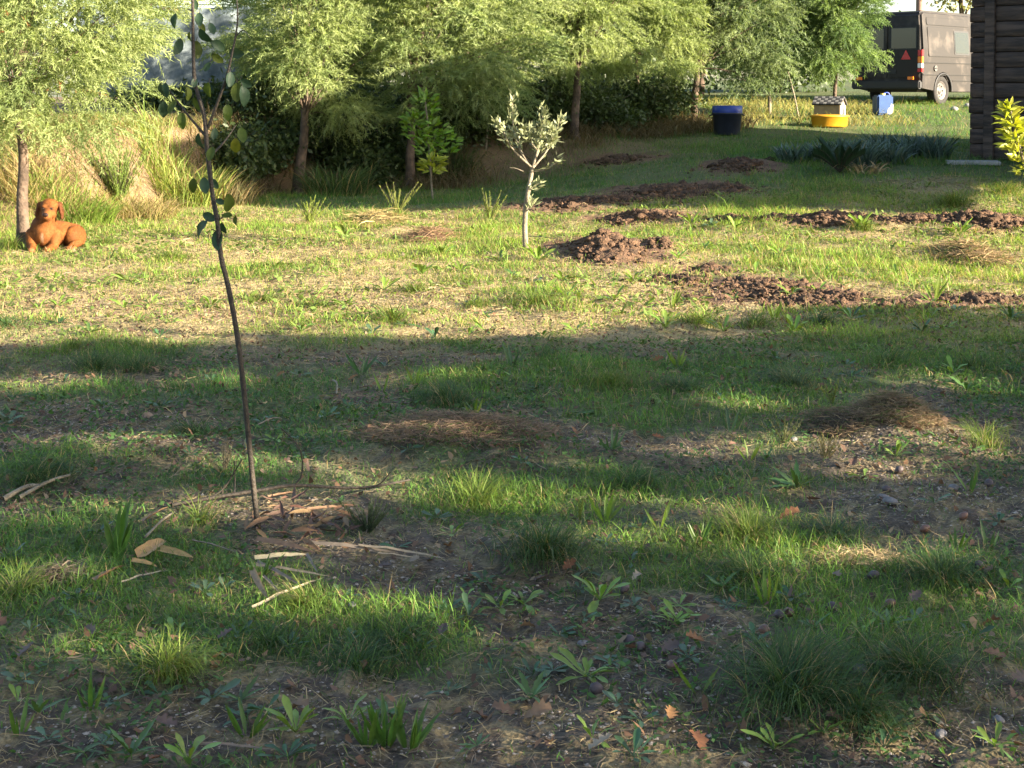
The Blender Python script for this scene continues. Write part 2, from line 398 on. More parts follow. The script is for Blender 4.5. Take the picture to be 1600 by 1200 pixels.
def strawzone(y0, y1, dens, L, w):
    x, y = scatter(y0, y1, dens); c = cover(x, y); k = rng.random(len(x)) < np.clip(.9 - .5 * sstep(-.4, .5, c), 0, 1) * (1 - .8 * sstep(.3, .6, soilmask(x, y)))
    x, y = x[k], y[k]; N = len(x)
    cc = np.array([.30, .235, .13]) * (.35 + 1.0 * rng.random((N, 1)))
    g_ = rng.random(N) < .3; cc[g_] = np.array([.2, .16, .12]) * (.4 + .8 * rng.random((g_.sum(), 1)))
    return lying(x, y, L * (.4 + rng.random(N)), w * (.6 + .8 * rng.random(N)), cc)
v, f, c = join_t([strawzone(2.9, 6.5, 2000, .06, .0018), strawzone(6.5, 10.5, 1300, .07, .0026), strawzone(10.5, 21, 620, .10, .0055)])
tag(link('dead_straw', mesh_np('dead_straw', v, f, colors=c), M_DRY), 'pale dead straw lying between the grass', 'straw', kind='stuff')

# tiny ground-cover leaves
def coverleaves(y0, y1, dens, s):
    x, y = scatter(y0, y1, dens); c = fbm(x, y, 1.6, 91, 3); k = (rng.random(len(x)) < sstep(.46, .62, c)) & (soilmask(x, y) < .4)
    x, y = x[k], y[k]; N = len(x); lit = sstep(8.8, 10, y)[:, None]  # sunny band painted in as a lighter leaf colour
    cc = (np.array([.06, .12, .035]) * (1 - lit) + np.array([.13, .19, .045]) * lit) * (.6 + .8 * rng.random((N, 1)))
    return lying(x, y, s * (.5 + rng.random(N)), s * .42 * (.6 + .8 * rng.random(N)), cc, lift=.012, tilt=.45)
v, f, c = join_t([coverleaves(2.9, 6.5, 1500, .019), coverleaves(6.5, 10.5, 1000, .026), coverleaves(10.5, 20, 240, .05)])
tag(link('ground_cover', mesh_np('ground_cover', v, f, colors=c), M_GRASS), 'tiny broad-leaved ground cover between the grass', 'ground cover', kind='stuff')

# pebbles on the bare gravelly soil
x, y = scatter(2.9, 9.5, 2200); c = cover(x, y); k = rng.random(len(x)) < (1 - sstep(-.55, .1, c)); x, y = x[k], y[k]; N = len(x)
oct_v = np.array([(1, 0, 0), (-1, 0, 0), (0, 1, 0), (0, -1, 0), (0, 0, .6), (0, 0, -.6)], float)
oct_f = np.array([(0, 2, 4), (2, 1, 4), (1, 3, 4), (3, 0, 4)])
sz = .0035 * np.exp(rng.normal(0, .45, N)); an = rng.random(N) * 6.28
pv = oct_v[None] * (sz[:, None, None]) * (.65 + .7 * rng.random((N, 6, 1)))
px_ = pv[..., 0] * np.cos(an)[:, None] - pv[..., 1] * np.sin(an)[:, None]; py_ = pv[..., 0] * np.sin(an)[:, None] + pv[..., 1] * np.cos(an)[:, None]
pv = np.stack([px_, py_, pv[..., 2]], 2) + np.stack([x, y, gz(x, y) + .002], 1)[:, None]
pc = np.array([.25, .21, .17]) * (.35 + 1.1 * rng.random((N, 1)))
me = mesh_np('pebbles', pv.reshape(-1, 3), (np.arange(N)[:, None, None] * 6 + oct_f[None]).reshape(-1, 3), colors=np.repeat(pc, 6, 0))
tag(link('pebbles', me, M_PEB), 'fine pale grit on the bare soil', 'gravel', kind='stuff')
x, y = scatter(2.9, 12, 190); N = len(x); pick = rng.integers(0, 4, N)
lc = np.array([(.17, .10, .06), (.11, .075, .06), (.21, .155, .10), (.13, .08, .055)])[pick] * (.6 + .7 * rng.random((N, 1)))
v, f, c = lying(x, y, .022 * (.5 + rng.random(N)), .014 * (.5 + rng.random(N)), lc, lift=.010, tilt=.5)
tag(link('leaf_crumbs', mesh_np('leaf_crumbs', v, f, colors=c), M_DRY), 'small brown crumbs of dead leaves among the grass', 'leaf litter', kind='stuff')

# ------------------------------------------------------------------ labels that point at one thing
LAND = [('the slim sapling foot', 403, 825), ('the olive sapling', 822, 392), ('the lying dog', 80, 388), ('the long dry mulch heap', 720, 690), ('the right-hand hay mound', 1390, 660),
        ('the bottom right tussock', 1235, 1080), ('the dug soil heap', 940, 392), ('the sword-leaved clump', 182, 872), ('the pale dry frond', 450, 885), ('the bottom left corner', 0, 1200),
        ('the bottom right corner', 1600, 1200), ('the dark middle tussock', 855, 860), ('the citrus sapling', 676, 308), ('the right photo edge', 1600, 640), ('the bottom edge centre', 800, 1200), ('the left photo edge', 0, 620), ('the fallen branch tip', 640, 765), ('the dark heather weed', 575, 830), ('the slanting feathery trunk', 468, 305), ('the lone maize-like sprout', 1460, 465), ('the wide dug soil strip', 1200, 456), ('the right-hand citrus', 1590, 250)]
ORD = ['nearest', 'second nearest', 'third nearest', 'fourth nearest', 'fifth nearest', 'sixth nearest', 'seventh nearest', 'eighth nearest', 'ninth nearest', 'tenth nearest', 'eleventh nearest', 'twelfth nearest'] + [q + ' nearest' for q in ('thirteenth', 'fourteenth', 'fifteenth', 'sixteenth', 'seventeenth', 'eighteenth', 'nineteenth', 'twentieth', 'twenty-first', 'twenty-second', 'twenty-third', 'twenty-fourth', 'twenty-fifth', 'twenty-sixth', 'twenty-seventh', 'twenty-eighth', 'twenty-ninth', 'thirtieth')]
def label_set(items, noun):
    """items: (object, description, px, py). Every thing is named by its rank among its kind from a landmark one can find"""
    for o, desc, px, py in items:
        best = None
        for ln, lx, ly in LAND:
            d = math.hypot(px - lx, (py - ly) * 1.6)
            rank = sum(1 for o2, d2, qx, qy in items if math.hypot(qx - lx, (qy - ly) * 1.6) < d)
            key = (rank, d)
            if rank < len(ORD) and (best is None or key < best[0]): best = (key, ln, rank)
        if best: o['label'] = f'{desc}, {noun} {ORD[best[2]]} to {best[1]}'
        else: o['label'] = desc

# ------------------------------------------------------------------ feathery trees
def crown_mesh(clumps, sprays, leaflets, L, ll, lw, colA, colB, center, seed=0, dead=0.0):
    r = np.random.default_rng(seed)
    cc = np.array([c[:3] for c in clumps]); cr = np.array([c[3] for c in clumps]); nC = len(cc)
    n = nC * sprays; ci = np.repeat(np.arange(nC), sprays)
    d = r.normal(0, 1, (n, 3)); d /= np.linalg.norm(d, axis=1)[:, None]
    pos = cc[ci] + d * (cr[ci] * r.random(n) ** .45)[:, None] * np.array([1.25, 1.25, .6])
    out = pos - np.array(center); out /= np.linalg.norm(out, axis=1)[:, None] + 1e-6
    tw = out * .8 + d * .5 + r.normal(0, .35, (n, 3)); tw[:, 2] = tw[:, 2] * .55 + .12; tw /= np.linalg.norm(tw, axis=1)[:, None]
    Ls = L * (.6 + .7 * r.random(n))
    m = leaflets; t = (np.arange(m) + .5) / m
    pos = pos[:, None] + tw[:, None] * (Ls[:, None] * t[None])[..., None]; pos[..., 2] -= (Ls[:, None] * t[None] ** 2 * .25)
    side = np.cross(tw, r.normal(0, 1, (n, 3))); side /= np.linalg.norm(side, axis=1)[:, None] + 1e-6
    sgn = np.where(np.arange(m) % 2 == 0, 1., -1.)[None, :, None]
    ld = tw[:, None] * .75 + side[:, None] * sgn * .75 + r.normal(0, .5, (n, m, 3)); ld[..., 2] -= .12 * t[None]
    ld /= np.linalg.norm(ld, axis=2)[..., None]
    ln = ll * (.6 + .7 * r.random((n, m, 1)))
    wd = np.cross(ld, r.normal(0, 1, (n, m, 3))); wd /= np.linalg.norm(wd, axis=2)[..., None] + 1e-6
    tip = pos + ld * ln; tip[..., 2] -= ln[..., 0] * .12
    V = np.stack([pos - wd * lw / 2, pos + wd * lw / 2, tip], 2).reshape(-1, 3)
    N = n * m; F = np.arange(N * 3).reshape(-1, 3)
    cv = r.random((nC, 1)); sv = r.random((n, 1))
    k = np.clip(cv[ci] * .6 + sv * .5, 0, 1); base = np.array(colA) * (1 - k) + np.array(colB) * k
    base *= .75 + .5 * r.random((n, 1))
    dd = r.random(n) < dead; base[dd] = np.array([.28, .13, .06])
    C = np.repeat(base, m * 3, 0)
    return V, F, C
def feather_tree(name, label, px, py, Y, trunk_r, crown, colA, colB, lean=0.0, nclump=80, sprays=20, leaflets=38, seed=1, ll=.08, lw=.017, dead=0.0, zb=None, trunk_px=None, group='feathery trees in the row along the bank'):
    """crown: (cx_off, cy_off, cz, rx, ry, rz) relative to the trunk foot"""
    r = random.Random(seed)
    p0 = AT(px, py, Y); p0.z = gzf(p0.x, p0.y) - .03
    t = tag(empty(name, p0), label, 'tree', group)
    cx, cy, cz, rx, ry, rz = crown
    top = Vector((cx * .6, cy * .6, cz + rz * .6))
    path = resample([Vector((0, 0, 0)), Vector((lean * .25, 0, .5)), Vector((lean * .6 + .03, .02, 1.0)), Vector((lean, 0, 1.6)), Vector((lean * .7 + cx * .4, cy * .4, cz)), top], 18)
    rad = [trunk_r * (1.35 if i == 0 else 1.12 if i == 1 else 1) * (1 - .85 * (i / 17) ** 1.2) for i in range(18)]
    pieces = [tube(path, rad, 10, .12)]
    clumps = []
    zmin = zb if zb is not None else cz - rz
    for i in range(nclump):
        for _ in range(40):
            a = [r.gauss(0, 1) for _ in range(3)]; n = math.sqrt(sum(q * q for q in a)); s = r.random() ** .38
            q = [a[0] / n * s * rx + cx, a[1] / n * s * ry + cy, a[2] / n * s * rz + cz]
            if q[2] > zmin + .18: break
        clumps.append((q[0], q[1], q[2], r.uniform(.30, .52) * min(1, rx / 1.5)))
    # limbs reach out to a share of the clumps
    for c in clumps[::3]:
        e = Vector(c[:3]); kmin = next(i for i in range(18) if path[i].z > max(zmin, .3) + .45); k = min(17, max(kmin, int((e.z / top.z) * 17 * r.uniform(.75, 1.0)))); s = path[k]
        mid = s.lerp(e, .5) + Vector((0, 0, .12))
        pieces.append(tube(resample([s, mid, e], 6), [max(.007, rad[k] * .26) * (1 - .14 * q) for q in range(6)], 5, .1))
    v, q = join_q(pieces)
    link('trunk', mesh_np('trunk', v, quads=q, smooth=True), M_BARK, t)
    v, f, c = crown_mesh(clumps, int(sprays * 2.2), int(leaflets * .6), .30, ll, lw, colA, colB, (cx, cy, cz - rz * .2), seed, dead)
    link('crown', mesh_np('crown', v, f, colors=c), M_FOL, t)
    return t
LA, LB = (.13, .185, .065), (.30, .345, .145)        # yellow-green sprays
DA, DB = (.11, .17, .07), (.25, .31, .14)      # bluer sprays
feather_tree('feathery_tree', 'bright feathery tree above the lying dog, leftmost of the row', 37, 386, 15.9, .072, (.35, .1, 3.1, 1.25, 1.5, 2.2), LA, LB, lean=-.04, nclump=120, sprays=24, seed=3, zb=1.0, dead=.012, ll=.065, lw=.013)
feather_tree('feathery_tree', 'feathery tree with slanting pale trunk, second from the left', 466, 302, 24.6, .105, (.2, .3, 3.2, 1.4, 1.5, 2.5), LA, LB, lean=.12, nclump=110, sprays=22, seed=4, zb=.78)
feather_tree('feathery_tree', 'wide feathery tree behind the citrus sapling', 641, 294, 25.6, .09, (.72, .5, 3.1, 1.7, 1.6, 2.4), DA, LB, lean=.0, nclump=130, sprays=22, seed=5, zb=.95)
feather_tree('feathery_tree', 'feathery tree behind and right of the olive sapling', 897, 250, 28.0, .095, (.22, .3, 3.1, 1.25, 1.4, 2.6), LA, LB, lean=.05, nclump=120, sprays=22, seed=6, zb=.85)
feather_tree('feathery_tree', 'thin-trunked feathery tree between the olive and the blue bin', 992, 226, 30.5, .055, (.5, .2, 3.2, 1.1, 1.3, 2.4), LA, LB, lean=.03, nclump=90, sprays=22, seed=7, zb=.9)
feather_tree('feathery_tree', 'dark-trunked feathery tree standing just behind the blue bin', 1083, 205, 31.5, .095, (1.15, .3, 3.1, 1.3, 1.4, 2.5), (.10, .15, .07), (.23, .28, .14), lean=.08, nclump=120, sprays=22, seed=8, zb=.7)
feather_tree('feathery_tree', 'feathery tree beside the van, rightmost of the row', 1304, 170, 32.6, .05, (-.12, -.2, 2.75, 1.05, 1.0, 2.1), (.08, .14, .055), (.19, .26, .10), lean=.0, nclump=100, sprays=26, seed=9, zb=.85)

# darker trees far behind the row
def leaf_cloud(center, rad, n, s, colA, colB, seed, nc=30, cs=.35, narrow=.5):
    r = np.random.default_rng(seed)
    a = r.normal(0, 1, (nc, 3)); a /= np.linalg.norm(a, axis=1)[:, None]; cc = a * (r.random((nc, 1)) ** .4) * np.array(rad) * .85 + np.array(center)
    ci = r.integers(0, nc, n); d = r.normal(0, 1, (n, 3)); p = cc[ci] + d * cs * np.array(rad) * .6
    ld = r.normal(0, 1, (n, 3)); ld[:, 2] -= .4; ld /= np.linalg.norm(ld, axis=1)[:, None]
    wd = np.cross(ld, r.normal(0, 1, (n, 3))); wd /= np.linalg.norm(wd, axis=1)[:, None]
    L = s * (.6 + .8 * r.random((n, 1))); V = np.stack([p, p + ld * L * .5 + wd * L * narrow / 2, p + ld * L, p + ld * L * .5 - wd * L * narrow / 2], 1).reshape(-1, 3)
    F = (np.arange(n)[:, None, None] * 4 + np.array([(0, 1, 2), (0, 2, 3)])[None]).reshape(-1, 3)
    k = np.clip(r.random((nc, 1))[ci] * .6 + r.random((n, 1)) * .5, 0, 1); c = (np.array(colA) * (1 - k) + np.array(colB) * k) * (.7 + .6 * r.random((n, 1)))
    return V, F, np.repeat(c, 4, 0)
FLECK = [ell(*a) for a in [(230, 705, 130, 10), (420, 728, 120, 9), (600, 702, 60, 8), (690, 752, 110, 20), (800, 770, 70, 14), (500, 800, 70, 14), (470, 925, 60, 22), (220, 1035, 85, 18), (640, 948, 110, 13), (1010, 850, 130, 13), (1180, 703, 130, 11),
    (1320, 706, 90, 15), (1430, 692, 60, 13), (1530, 702, 60, 20), (1350, 880, 115, 17), (1490, 864, 90, 14), (940, 800, 70, 12), (1090, 782, 100, 13), (20, 920, 55, 20), (330, 805, 50, 14), (80, 600, 60, 9), (1150, 815, 120, 9), (1590, 965, 35, 15), (1560, 1180, 60, 20), (980, 1172, 70, 13), (1090, 1160, 60, 18), (900, 758, 90, 9), (1240, 812, 60, 9), (1250, 905, 70, 8), (1420, 740, 70, 9), (560, 870, 50, 8), (130, 810, 70, 10), (1500, 600, 60, 8), (700, 600, 60, 7), (380, 600, 50, 6), (840, 1010, 40, 8), (1170, 640, 60, 7)]]
EDGE = [(G(a, b_).x, G(a, b_).y) for a, b_ in [(-200, 548), (0, 548), (400, 550), (700, 545), (900, 522), (1100, 498), (1300, 488), (1600, 470), (1800, 470)]]
def sunlit_gap(p):
    """True where a leaf at p would shade one of the sunlit patches"""
    t = (p[:, 2] - .05) / to_sun.z; gx = p[:, 0] - to_sun.x * t; gy = p[:, 1] - to_sun.y * t; m = np.zeros(len(p), bool)
    nz_ = 1 + 2.2 * (fbm(gx, gy, 4.5, 611, 3) - .5)
    for x_, y_, rx, ry in FLECK: m |= ((gx - x_) / (rx * .9 + .12)) ** 2 + ((gy - y_) / (ry * 1.0 + .125)) ** 2 < 1.0 * nz_
    m |= gy > np.interp(gx, [e[0] for e in EDGE], [e[1] for e in EDGE]) + 1.0 * (fbm(gx, gy, 1.6, 613, 3) - .5)
    return m
def leafy_tree(name, label, loc, h, rad, n, s, colA, colB, seed, group=None, cz=None, trunk_r=.12, nc=40, mat_=None, cs=.35, gaps=False):
    t = tag(empty(name, loc), label, 'tree', group); cz = cz or h - rad[2] * .9
    r = random.Random(seed); path = resample([Vector((0, 0, -.1)), Vector((.1, .05, h * .3)), Vector((-.05, 0, cz)), Vector((.1, 0, cz + rad[2] * .5))], 10)
    pieces = [tube(path, [trunk_r * (1 - .08 * i) for i in range(10)], 8, .1)]
    for i in range(10):
        k = r.randint(3, 8); e = Vector((r.uniform(-1, 1) * rad[0] * .8, r.uniform(-1, 1) * rad[1] * .8, cz + r.uniform(-.6, .8) * rad[2]))
        pieces.append(tube(resample([path[k], path[k].lerp(e, .5) + Vector((0, 0, .2)), e], 5), [trunk_r * .4 * (1 - .17 * q) for q in range(5)], 5))
    v, q = join_q(pieces); link('trunk', mesh_np('trunk', v, quads=q, smooth=True), M_BARK, t)
    v, f, c = leaf_cloud((0, 0, cz), rad, n, s, colA, colB, seed, nc, cs)
    if gaps:
        q4 = v.reshape(-1, 4, 3); keep = ~sunlit_gap(q4.mean(1) + np.array(loc)); v = q4[keep].reshape(-1, 3); c = c.reshape(-1, 4, 3)[keep].reshape(-1, 3); f = f[:len(v) // 2]
    link('crown', mesh_np('crown', v, f, colors=c), mat_ or M_BUSH, t)
    return t
BK = [(-13.5, 36, 'dark tree far behind the leftmost feathery tree'), (-4.0, 37, 'dark tree far behind the slanting-trunk feathery tree'), (-.6, 38, 'dark tree far behind the citrus sapling'),
      (2.4, 39, 'dark tree far behind the olive sapling'), (5.2, 41, 'dark tree far behind the blue bin'), (7.7, 43, 'dark tree far behind the model house')]
for i, (bx_, by_, lb) in enumerate(BK):
    leafy_tree('background_tree', lb, (bx_, by_, gzf(bx_, by_)), 5.0, (2.3, 1.8, 2.3), 16000, .16, (.03, .055, .02), (.07, .11, .035), 40 + i, 'dark trees behind the feathery row', cz=2.4)
p = AT(1502, 20, 46); leafy_tree('yellowing_tree', 'yellowing leafy tree above the van roof', (p.x, p.y, gzf(p.x, p.y)), 4.6, (1.0, 1.0, 1.3), 1500, .16, (.12, .14, .05), (.30, .26, .06), 61, cz=3.2, nc=26)

# trees that stand to the right outside the picture and shade the foreground; crowns are cut open over the sun patches
for i, (ox, oy, h, rr) in enumerate([(12.0, 3.7, 6.6, 2.3), (13.2, .4, 7.2, 2.5), (12.0, -3.0, 6.8, 2.4), (13.6, -6.4, 7.2, 2.6), (11.4, 6.6, 3.7, 1.3)]):
    leafy_tree('oak_tree', ['spreading oak outside the right edge shading the near grass', 'tall oak outside the right edge shading the sapling', 'oak right of the photographer shading the lower grass', 'oak behind the photographer on the right', 'small oak outside the right edge nearest the house'][i],
               (ox, oy, gzf(ox, oy)), h, (rr, rr, h * .42), 12000 if i < 4 else 3500, .20, (.05, .08, .02), (.10, .12, .03), 70 + i, 'oaks outside the right edge of the photograph', cz=h * .54, nc=80, trunk_r=.16, cs=.22, gaps=True)

# ------------------------------------------------------------------ undergrowth on the bank
def shrub(name, label, px, py, Y, rad, n, s, colA, colB, seed, group, narrow=.45, lift=.8):
    p = AT(px, py, Y); p.z = gzf(p.x, p.y)
    t = tag(empty(name, p), label, 'shrub', group)
    v, f, c = leaf_cloud((0, 0, rad[2] * lift), rad, n, s, colA, colB, seed, 22, .4, narrow)
    v[:, 2] = np.maximum(v[:, 2], -.05)
    link('foliage', mesh_np('foliage', v, f, colors=c), M_BUSH, t)
    st = [tube([Vector((0, 0, -.05)), Vector((random.uniform(-.3, .3) * rad[0], random.uniform(-.3, .3) * rad[1], rad[2] * .8)), Vector((random.uniform(-.8, .8) * rad[0], random.uniform(-.8, .8) * rad[1], rad[2] * 1.5))], [.012, .009, .004], 5) for _ in range(7)]
    v, q = join_q(st); link('stem', mesh_np('stem', v, quads=q), M_TWIG, t)
    return t
UG = 'dark undergrowth on the bank'
for i, (px, py, Y, rx, rz, lb) in enumerate([
    (385, 245, 25.6, .9, .42, 'dark bramble just left of the slanting feathery trunk'), (330, 210, 26.4, .7, .24, 'dark bramble behind the upper sapling leaves'),
    (440, 215, 27.0, .9, .55, 'dark bramble behind the slanting feathery trunk'), (530, 245, 26.6, .8, .45, 'dark bramble between the slanting trunk and the citrus'),
    (590, 260, 26.3, .6, .35, 'low dark bramble just left of the citrus trunk behind'), (700, 235, 27.6, .9, .55, 'dark bramble right of the citrus sapling crown'),
    (770, 230, 28.4, .8, .6, 'dark bramble behind the left half of the olive'), (840, 225, 29.0, .9, .55, 'dark bramble behind the right half of the olive'),
    (945, 215, 30.6, .9, .6, 'dark bramble between the two trunks right of the olive'), (1035, 205, 31.6, .8, .5, 'dark bramble left of the trunk behind the bin'),
    (250, 175, 26.5, .9, .2, 'dark bramble under the blue-grey netting'), (690, 200, 31.0, 1.2, .7, 'large dark bramble behind the citrus crown'), (900, 190, 33.0, 1.3, .7, 'large dark bramble far behind the olive'),
    (352, 285, 23.4, .55, .36, 'dark bramble straight behind the sapling lower leaves'), (378, 280, 24.1, .6, .42, 'dark bramble just right of the sapling stem at the bank foot'), (402, 272, 24.7, .6, .42, 'dark bramble midway between sapling stem and slanting trunk'), (415, 280, 25.3, .7, .35, 'low bramble at the bank foot left of the slanting trunk'), (570, 280, 25.9, .6, .3, 'low bramble at the bank foot midway to the citrus'), (665, 262, 26.6, .7, .45, 'bramble at the bank foot straight behind the citrus stem'),
    (735, 258, 27.2, .8, .5, 'bramble at the bank foot left of the olive crown'), (800, 250, 27.8, .8, .5, 'bramble at the bank foot behind the olive trunk'), (860, 246, 28.4, .7, .45, 'bramble at the bank foot right of the olive trunk'), (935, 238, 29.2, .8, .45, 'low bramble right of the trunk behind the olive'), (1010, 228, 30.4, .8, .5, 'low bramble around the thin-trunked tree'), (480, 225, 27.2, .9, .6, 'tall bramble right behind the slanting trunk'), (620, 215, 28.6, 1.0, .35, 'wide bramble behind the trunk near the citrus'), (555, 190, 30.0, 1.2, .4, 'far bramble seen between the slanting trunk and the citrus')]):
    shrub('bramble', lb, px, py, Y, (rx * 1.1, .7, rz * 1.15), 3000, .10, (.025, .045, .016), (.07, .10, .03), 100 + i, UG)

# dry grass pouring over the bank (uncountable)
def bankgrass(n, x0, x1, y0, y1, h, w, cA, cB, test):
    x = rng.uniform(x0, x1, n); y = rng.uniform(y0, y1, n); k = test(x, y); x, y = x[k], y[k]; N = len(x)
    a = rng.normal(-math.pi / 2, .8, N); kk = rng.random((N, 1)); c = np.array(cA) * (1 - kk) + np.array(cB) * kk
    c = c * (.6 + .8 * vnoise(x, y, 1.5, 201)[:, None])
    return blades(np.stack([x, y, gz(x, y) - .01], 1), h * (.5 + rng.random(N)), w * (.6 + .8 * rng.random(N)), a, .7 + .85 * rng.random(N), 3, c, c * 1.1)
footf = lambda x: 17.0 + 8.2 * sstep(-6.2, -3.4, x)
onb = lambda x, y: (y > footf(x) - .4) & (y < footf(x) + 4.5) & (rng.random(len(x)) < sstep(.12, .42, fbm(x, y, 1.2, 301, 2)))
v, f, c = join_t([bankgrass(12000, -10, -4.5, 16.5, 25, .24, .009, (.30, .22, .11), (.40, .34, .14), onb), bankgrass(8000, -10, -4.6, 16.5, 24, .26, .009, (.12, .17, .04), (.24, .25, .07), onb),
                  bankgrass(44000, -5.0, 5, 22.2, 33, .34, .012, (.085, .07, .04), (.17, .13, .065), lambda x, y: (rng.random(len(x)) < sstep(.30, .5, fbm(x, y, .9, 311, 2)) * .8) & (y > footf(x) - .3 + .9 * np.clip(x + 1, 0, 9))),  # shade of the middle bank put into darker blade colours
                  bankgrass(2600, 4.5, 8.5, 30.5, 37, .22, .014, (.30, .25, .10), (.30, .32, .09), lambda x, y: rng.random(len(x)) < .8)])
tag(link('bank_grass', mesh_np('bank_grass', v, f, colors=c), M_DRY), 'long dry and yellowing grass hanging over the earth bank', 'grass', kind='stuff')

# ------------------------------------------------------------------ tussocks
TUS = []
def tussock(name, desc, px, py, rad, h, n, cA, cB, cat='grass tuft', w=.004, bend=(.5, 1.6), S=4, dry=.1, spread=1.0, mat_=None, group=None, label=None):
    p = GP(px, py); r = np.random.default_rng(int(px * 7 + py)); n = int(n * 1.15) if not label else n; N = n
    a = r.random(N) * 6.283; rr = rad * spread * (np.minimum(np.abs(r.normal(0, .5, N)), 1.1) if not label else np.sqrt(r.random(N))); wa = r.random() * 6.283; bx = np.cos(a) * rr; by = np.sin(a) * rr
    gz0 = gz(bx + p.x, by + p.y) - p.z
    k = r.random((N, 1)); c = (np.array(cA) * (1 - k) + np.array(cB) * k) * (.7 + .6 * r.random((N, 1)))
    d = r.random(N) < dry; c[d] = np.array([.32, .24, .12]) * (.6 + .5 * r.random((d.sum(), 1)))
    bend_ = bend[0] + (bend[1] - bend[0]) * r.random(N) * ((.4 + .6 * rr / (rad * spread + 1e-6)) if label else 1)
    v, f, cc = blades(np.stack([bx, by, gz0 - .01], 1), h * (.4 + .75 * r.random(N)) * (1 if label else np.clip(1.15 - .5 * rr / (rad * spread), .3, 1.2)), w * (.6 + .8 * r.random(N)), a + r.normal(0, .9, N) if label else np.where(r.random(N) < .45, wa + r.normal(0, .6, N), a + r.normal(0, 1.1, N)), bend_, S, c * .85, c * 1.1)
    o = link(name, mesh_np(name, v, f, colors=cc), mat_ or M_GRASS, None, p)
    tag(o, label, cat, group)
    if not label: TUS.append((o, desc, px, py))
    return o
TG = 'grass tufts on the plot'
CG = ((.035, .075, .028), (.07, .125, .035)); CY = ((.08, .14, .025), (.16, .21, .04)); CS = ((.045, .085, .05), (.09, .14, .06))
for (px, py, rad, h, n, cc, desc) in [
    (850, 868, .17, .17, 650, CG, 'soft dark green tussock'), (1235, 1085, .22, .18, 1000, CG, 'large soft dark tussock'), (1430, 1055, .26, .13, 800, CG, 'wide flat dark tussock'), (1345, 1120, .14, .13, 380, CG, 'soft dark tussock'),
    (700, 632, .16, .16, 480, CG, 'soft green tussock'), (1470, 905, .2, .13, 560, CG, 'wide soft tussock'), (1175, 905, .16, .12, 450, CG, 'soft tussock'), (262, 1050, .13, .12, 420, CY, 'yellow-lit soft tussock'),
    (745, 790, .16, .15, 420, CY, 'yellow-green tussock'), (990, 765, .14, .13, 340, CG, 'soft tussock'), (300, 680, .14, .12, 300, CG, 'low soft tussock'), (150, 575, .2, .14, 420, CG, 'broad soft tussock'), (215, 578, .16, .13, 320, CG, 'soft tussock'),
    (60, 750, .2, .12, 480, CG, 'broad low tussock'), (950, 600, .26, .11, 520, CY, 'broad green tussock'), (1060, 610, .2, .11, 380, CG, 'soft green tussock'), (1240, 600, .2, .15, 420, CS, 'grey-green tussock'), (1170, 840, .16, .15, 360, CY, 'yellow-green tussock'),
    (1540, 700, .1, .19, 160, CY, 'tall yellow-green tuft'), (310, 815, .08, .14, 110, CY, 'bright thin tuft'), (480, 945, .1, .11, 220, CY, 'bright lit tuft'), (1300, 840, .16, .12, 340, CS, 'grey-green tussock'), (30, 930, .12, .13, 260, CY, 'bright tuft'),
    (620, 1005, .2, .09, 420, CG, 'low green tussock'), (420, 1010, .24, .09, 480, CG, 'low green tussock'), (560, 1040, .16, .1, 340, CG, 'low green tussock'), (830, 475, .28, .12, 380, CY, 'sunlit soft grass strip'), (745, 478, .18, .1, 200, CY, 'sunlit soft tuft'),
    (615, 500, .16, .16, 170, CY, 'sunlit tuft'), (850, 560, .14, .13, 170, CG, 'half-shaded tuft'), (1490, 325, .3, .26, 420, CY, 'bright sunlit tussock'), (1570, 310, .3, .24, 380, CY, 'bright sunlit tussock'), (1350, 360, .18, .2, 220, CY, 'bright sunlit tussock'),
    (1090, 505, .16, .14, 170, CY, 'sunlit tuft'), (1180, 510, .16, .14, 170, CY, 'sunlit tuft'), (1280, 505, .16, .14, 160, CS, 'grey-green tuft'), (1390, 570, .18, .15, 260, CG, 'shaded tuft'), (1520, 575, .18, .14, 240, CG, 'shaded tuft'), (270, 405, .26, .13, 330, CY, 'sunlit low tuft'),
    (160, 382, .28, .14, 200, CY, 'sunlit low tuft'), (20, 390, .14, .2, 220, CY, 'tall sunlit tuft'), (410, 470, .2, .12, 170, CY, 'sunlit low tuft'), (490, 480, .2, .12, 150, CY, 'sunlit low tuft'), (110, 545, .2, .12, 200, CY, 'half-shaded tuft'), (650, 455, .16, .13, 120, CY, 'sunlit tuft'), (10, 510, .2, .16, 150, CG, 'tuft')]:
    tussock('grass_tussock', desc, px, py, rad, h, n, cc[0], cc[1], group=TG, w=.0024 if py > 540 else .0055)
# large tussocks on the bank, each described by hand
BT = 'large tussocks on the bank'
tussock('bank_tussock', '', 285, 318, .6, .62, 1100, (.10, .16, .03), (.26, .30, .07), w=.014, group=BT, label='tall arching yellow-green tussock on the sunny bank left of the sapling', bend=(.3, 1.2), dry=.15)
tussock('bank_tussock', '', 118, 345, .5, .45, 900, (.10, .18, .03), (.20, .28, .05), w=.011, group=BT, label='bright green arching tussock directly behind the dog', bend=(.5, 1.3), dry=.15)
tussock('bank_tussock', '', 215, 340, .5, .38, 600, (.20, .20, .06), (.34, .28, .12), w=.011, group=BT, label='straw-coloured drooping tussock on the bank right of the dog', bend=(.6, 1.4), dry=.5)
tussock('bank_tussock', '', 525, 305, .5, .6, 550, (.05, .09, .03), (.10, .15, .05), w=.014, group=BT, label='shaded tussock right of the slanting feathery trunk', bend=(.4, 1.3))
tussock('bank_tussock', '', 705, 275, .45, .5, 420, (.05, .08, .03), (.10, .14, .05), w=.014, group=BT, label='shaded tussock just right of the citrus sapling', bend=(.4, 1.3))
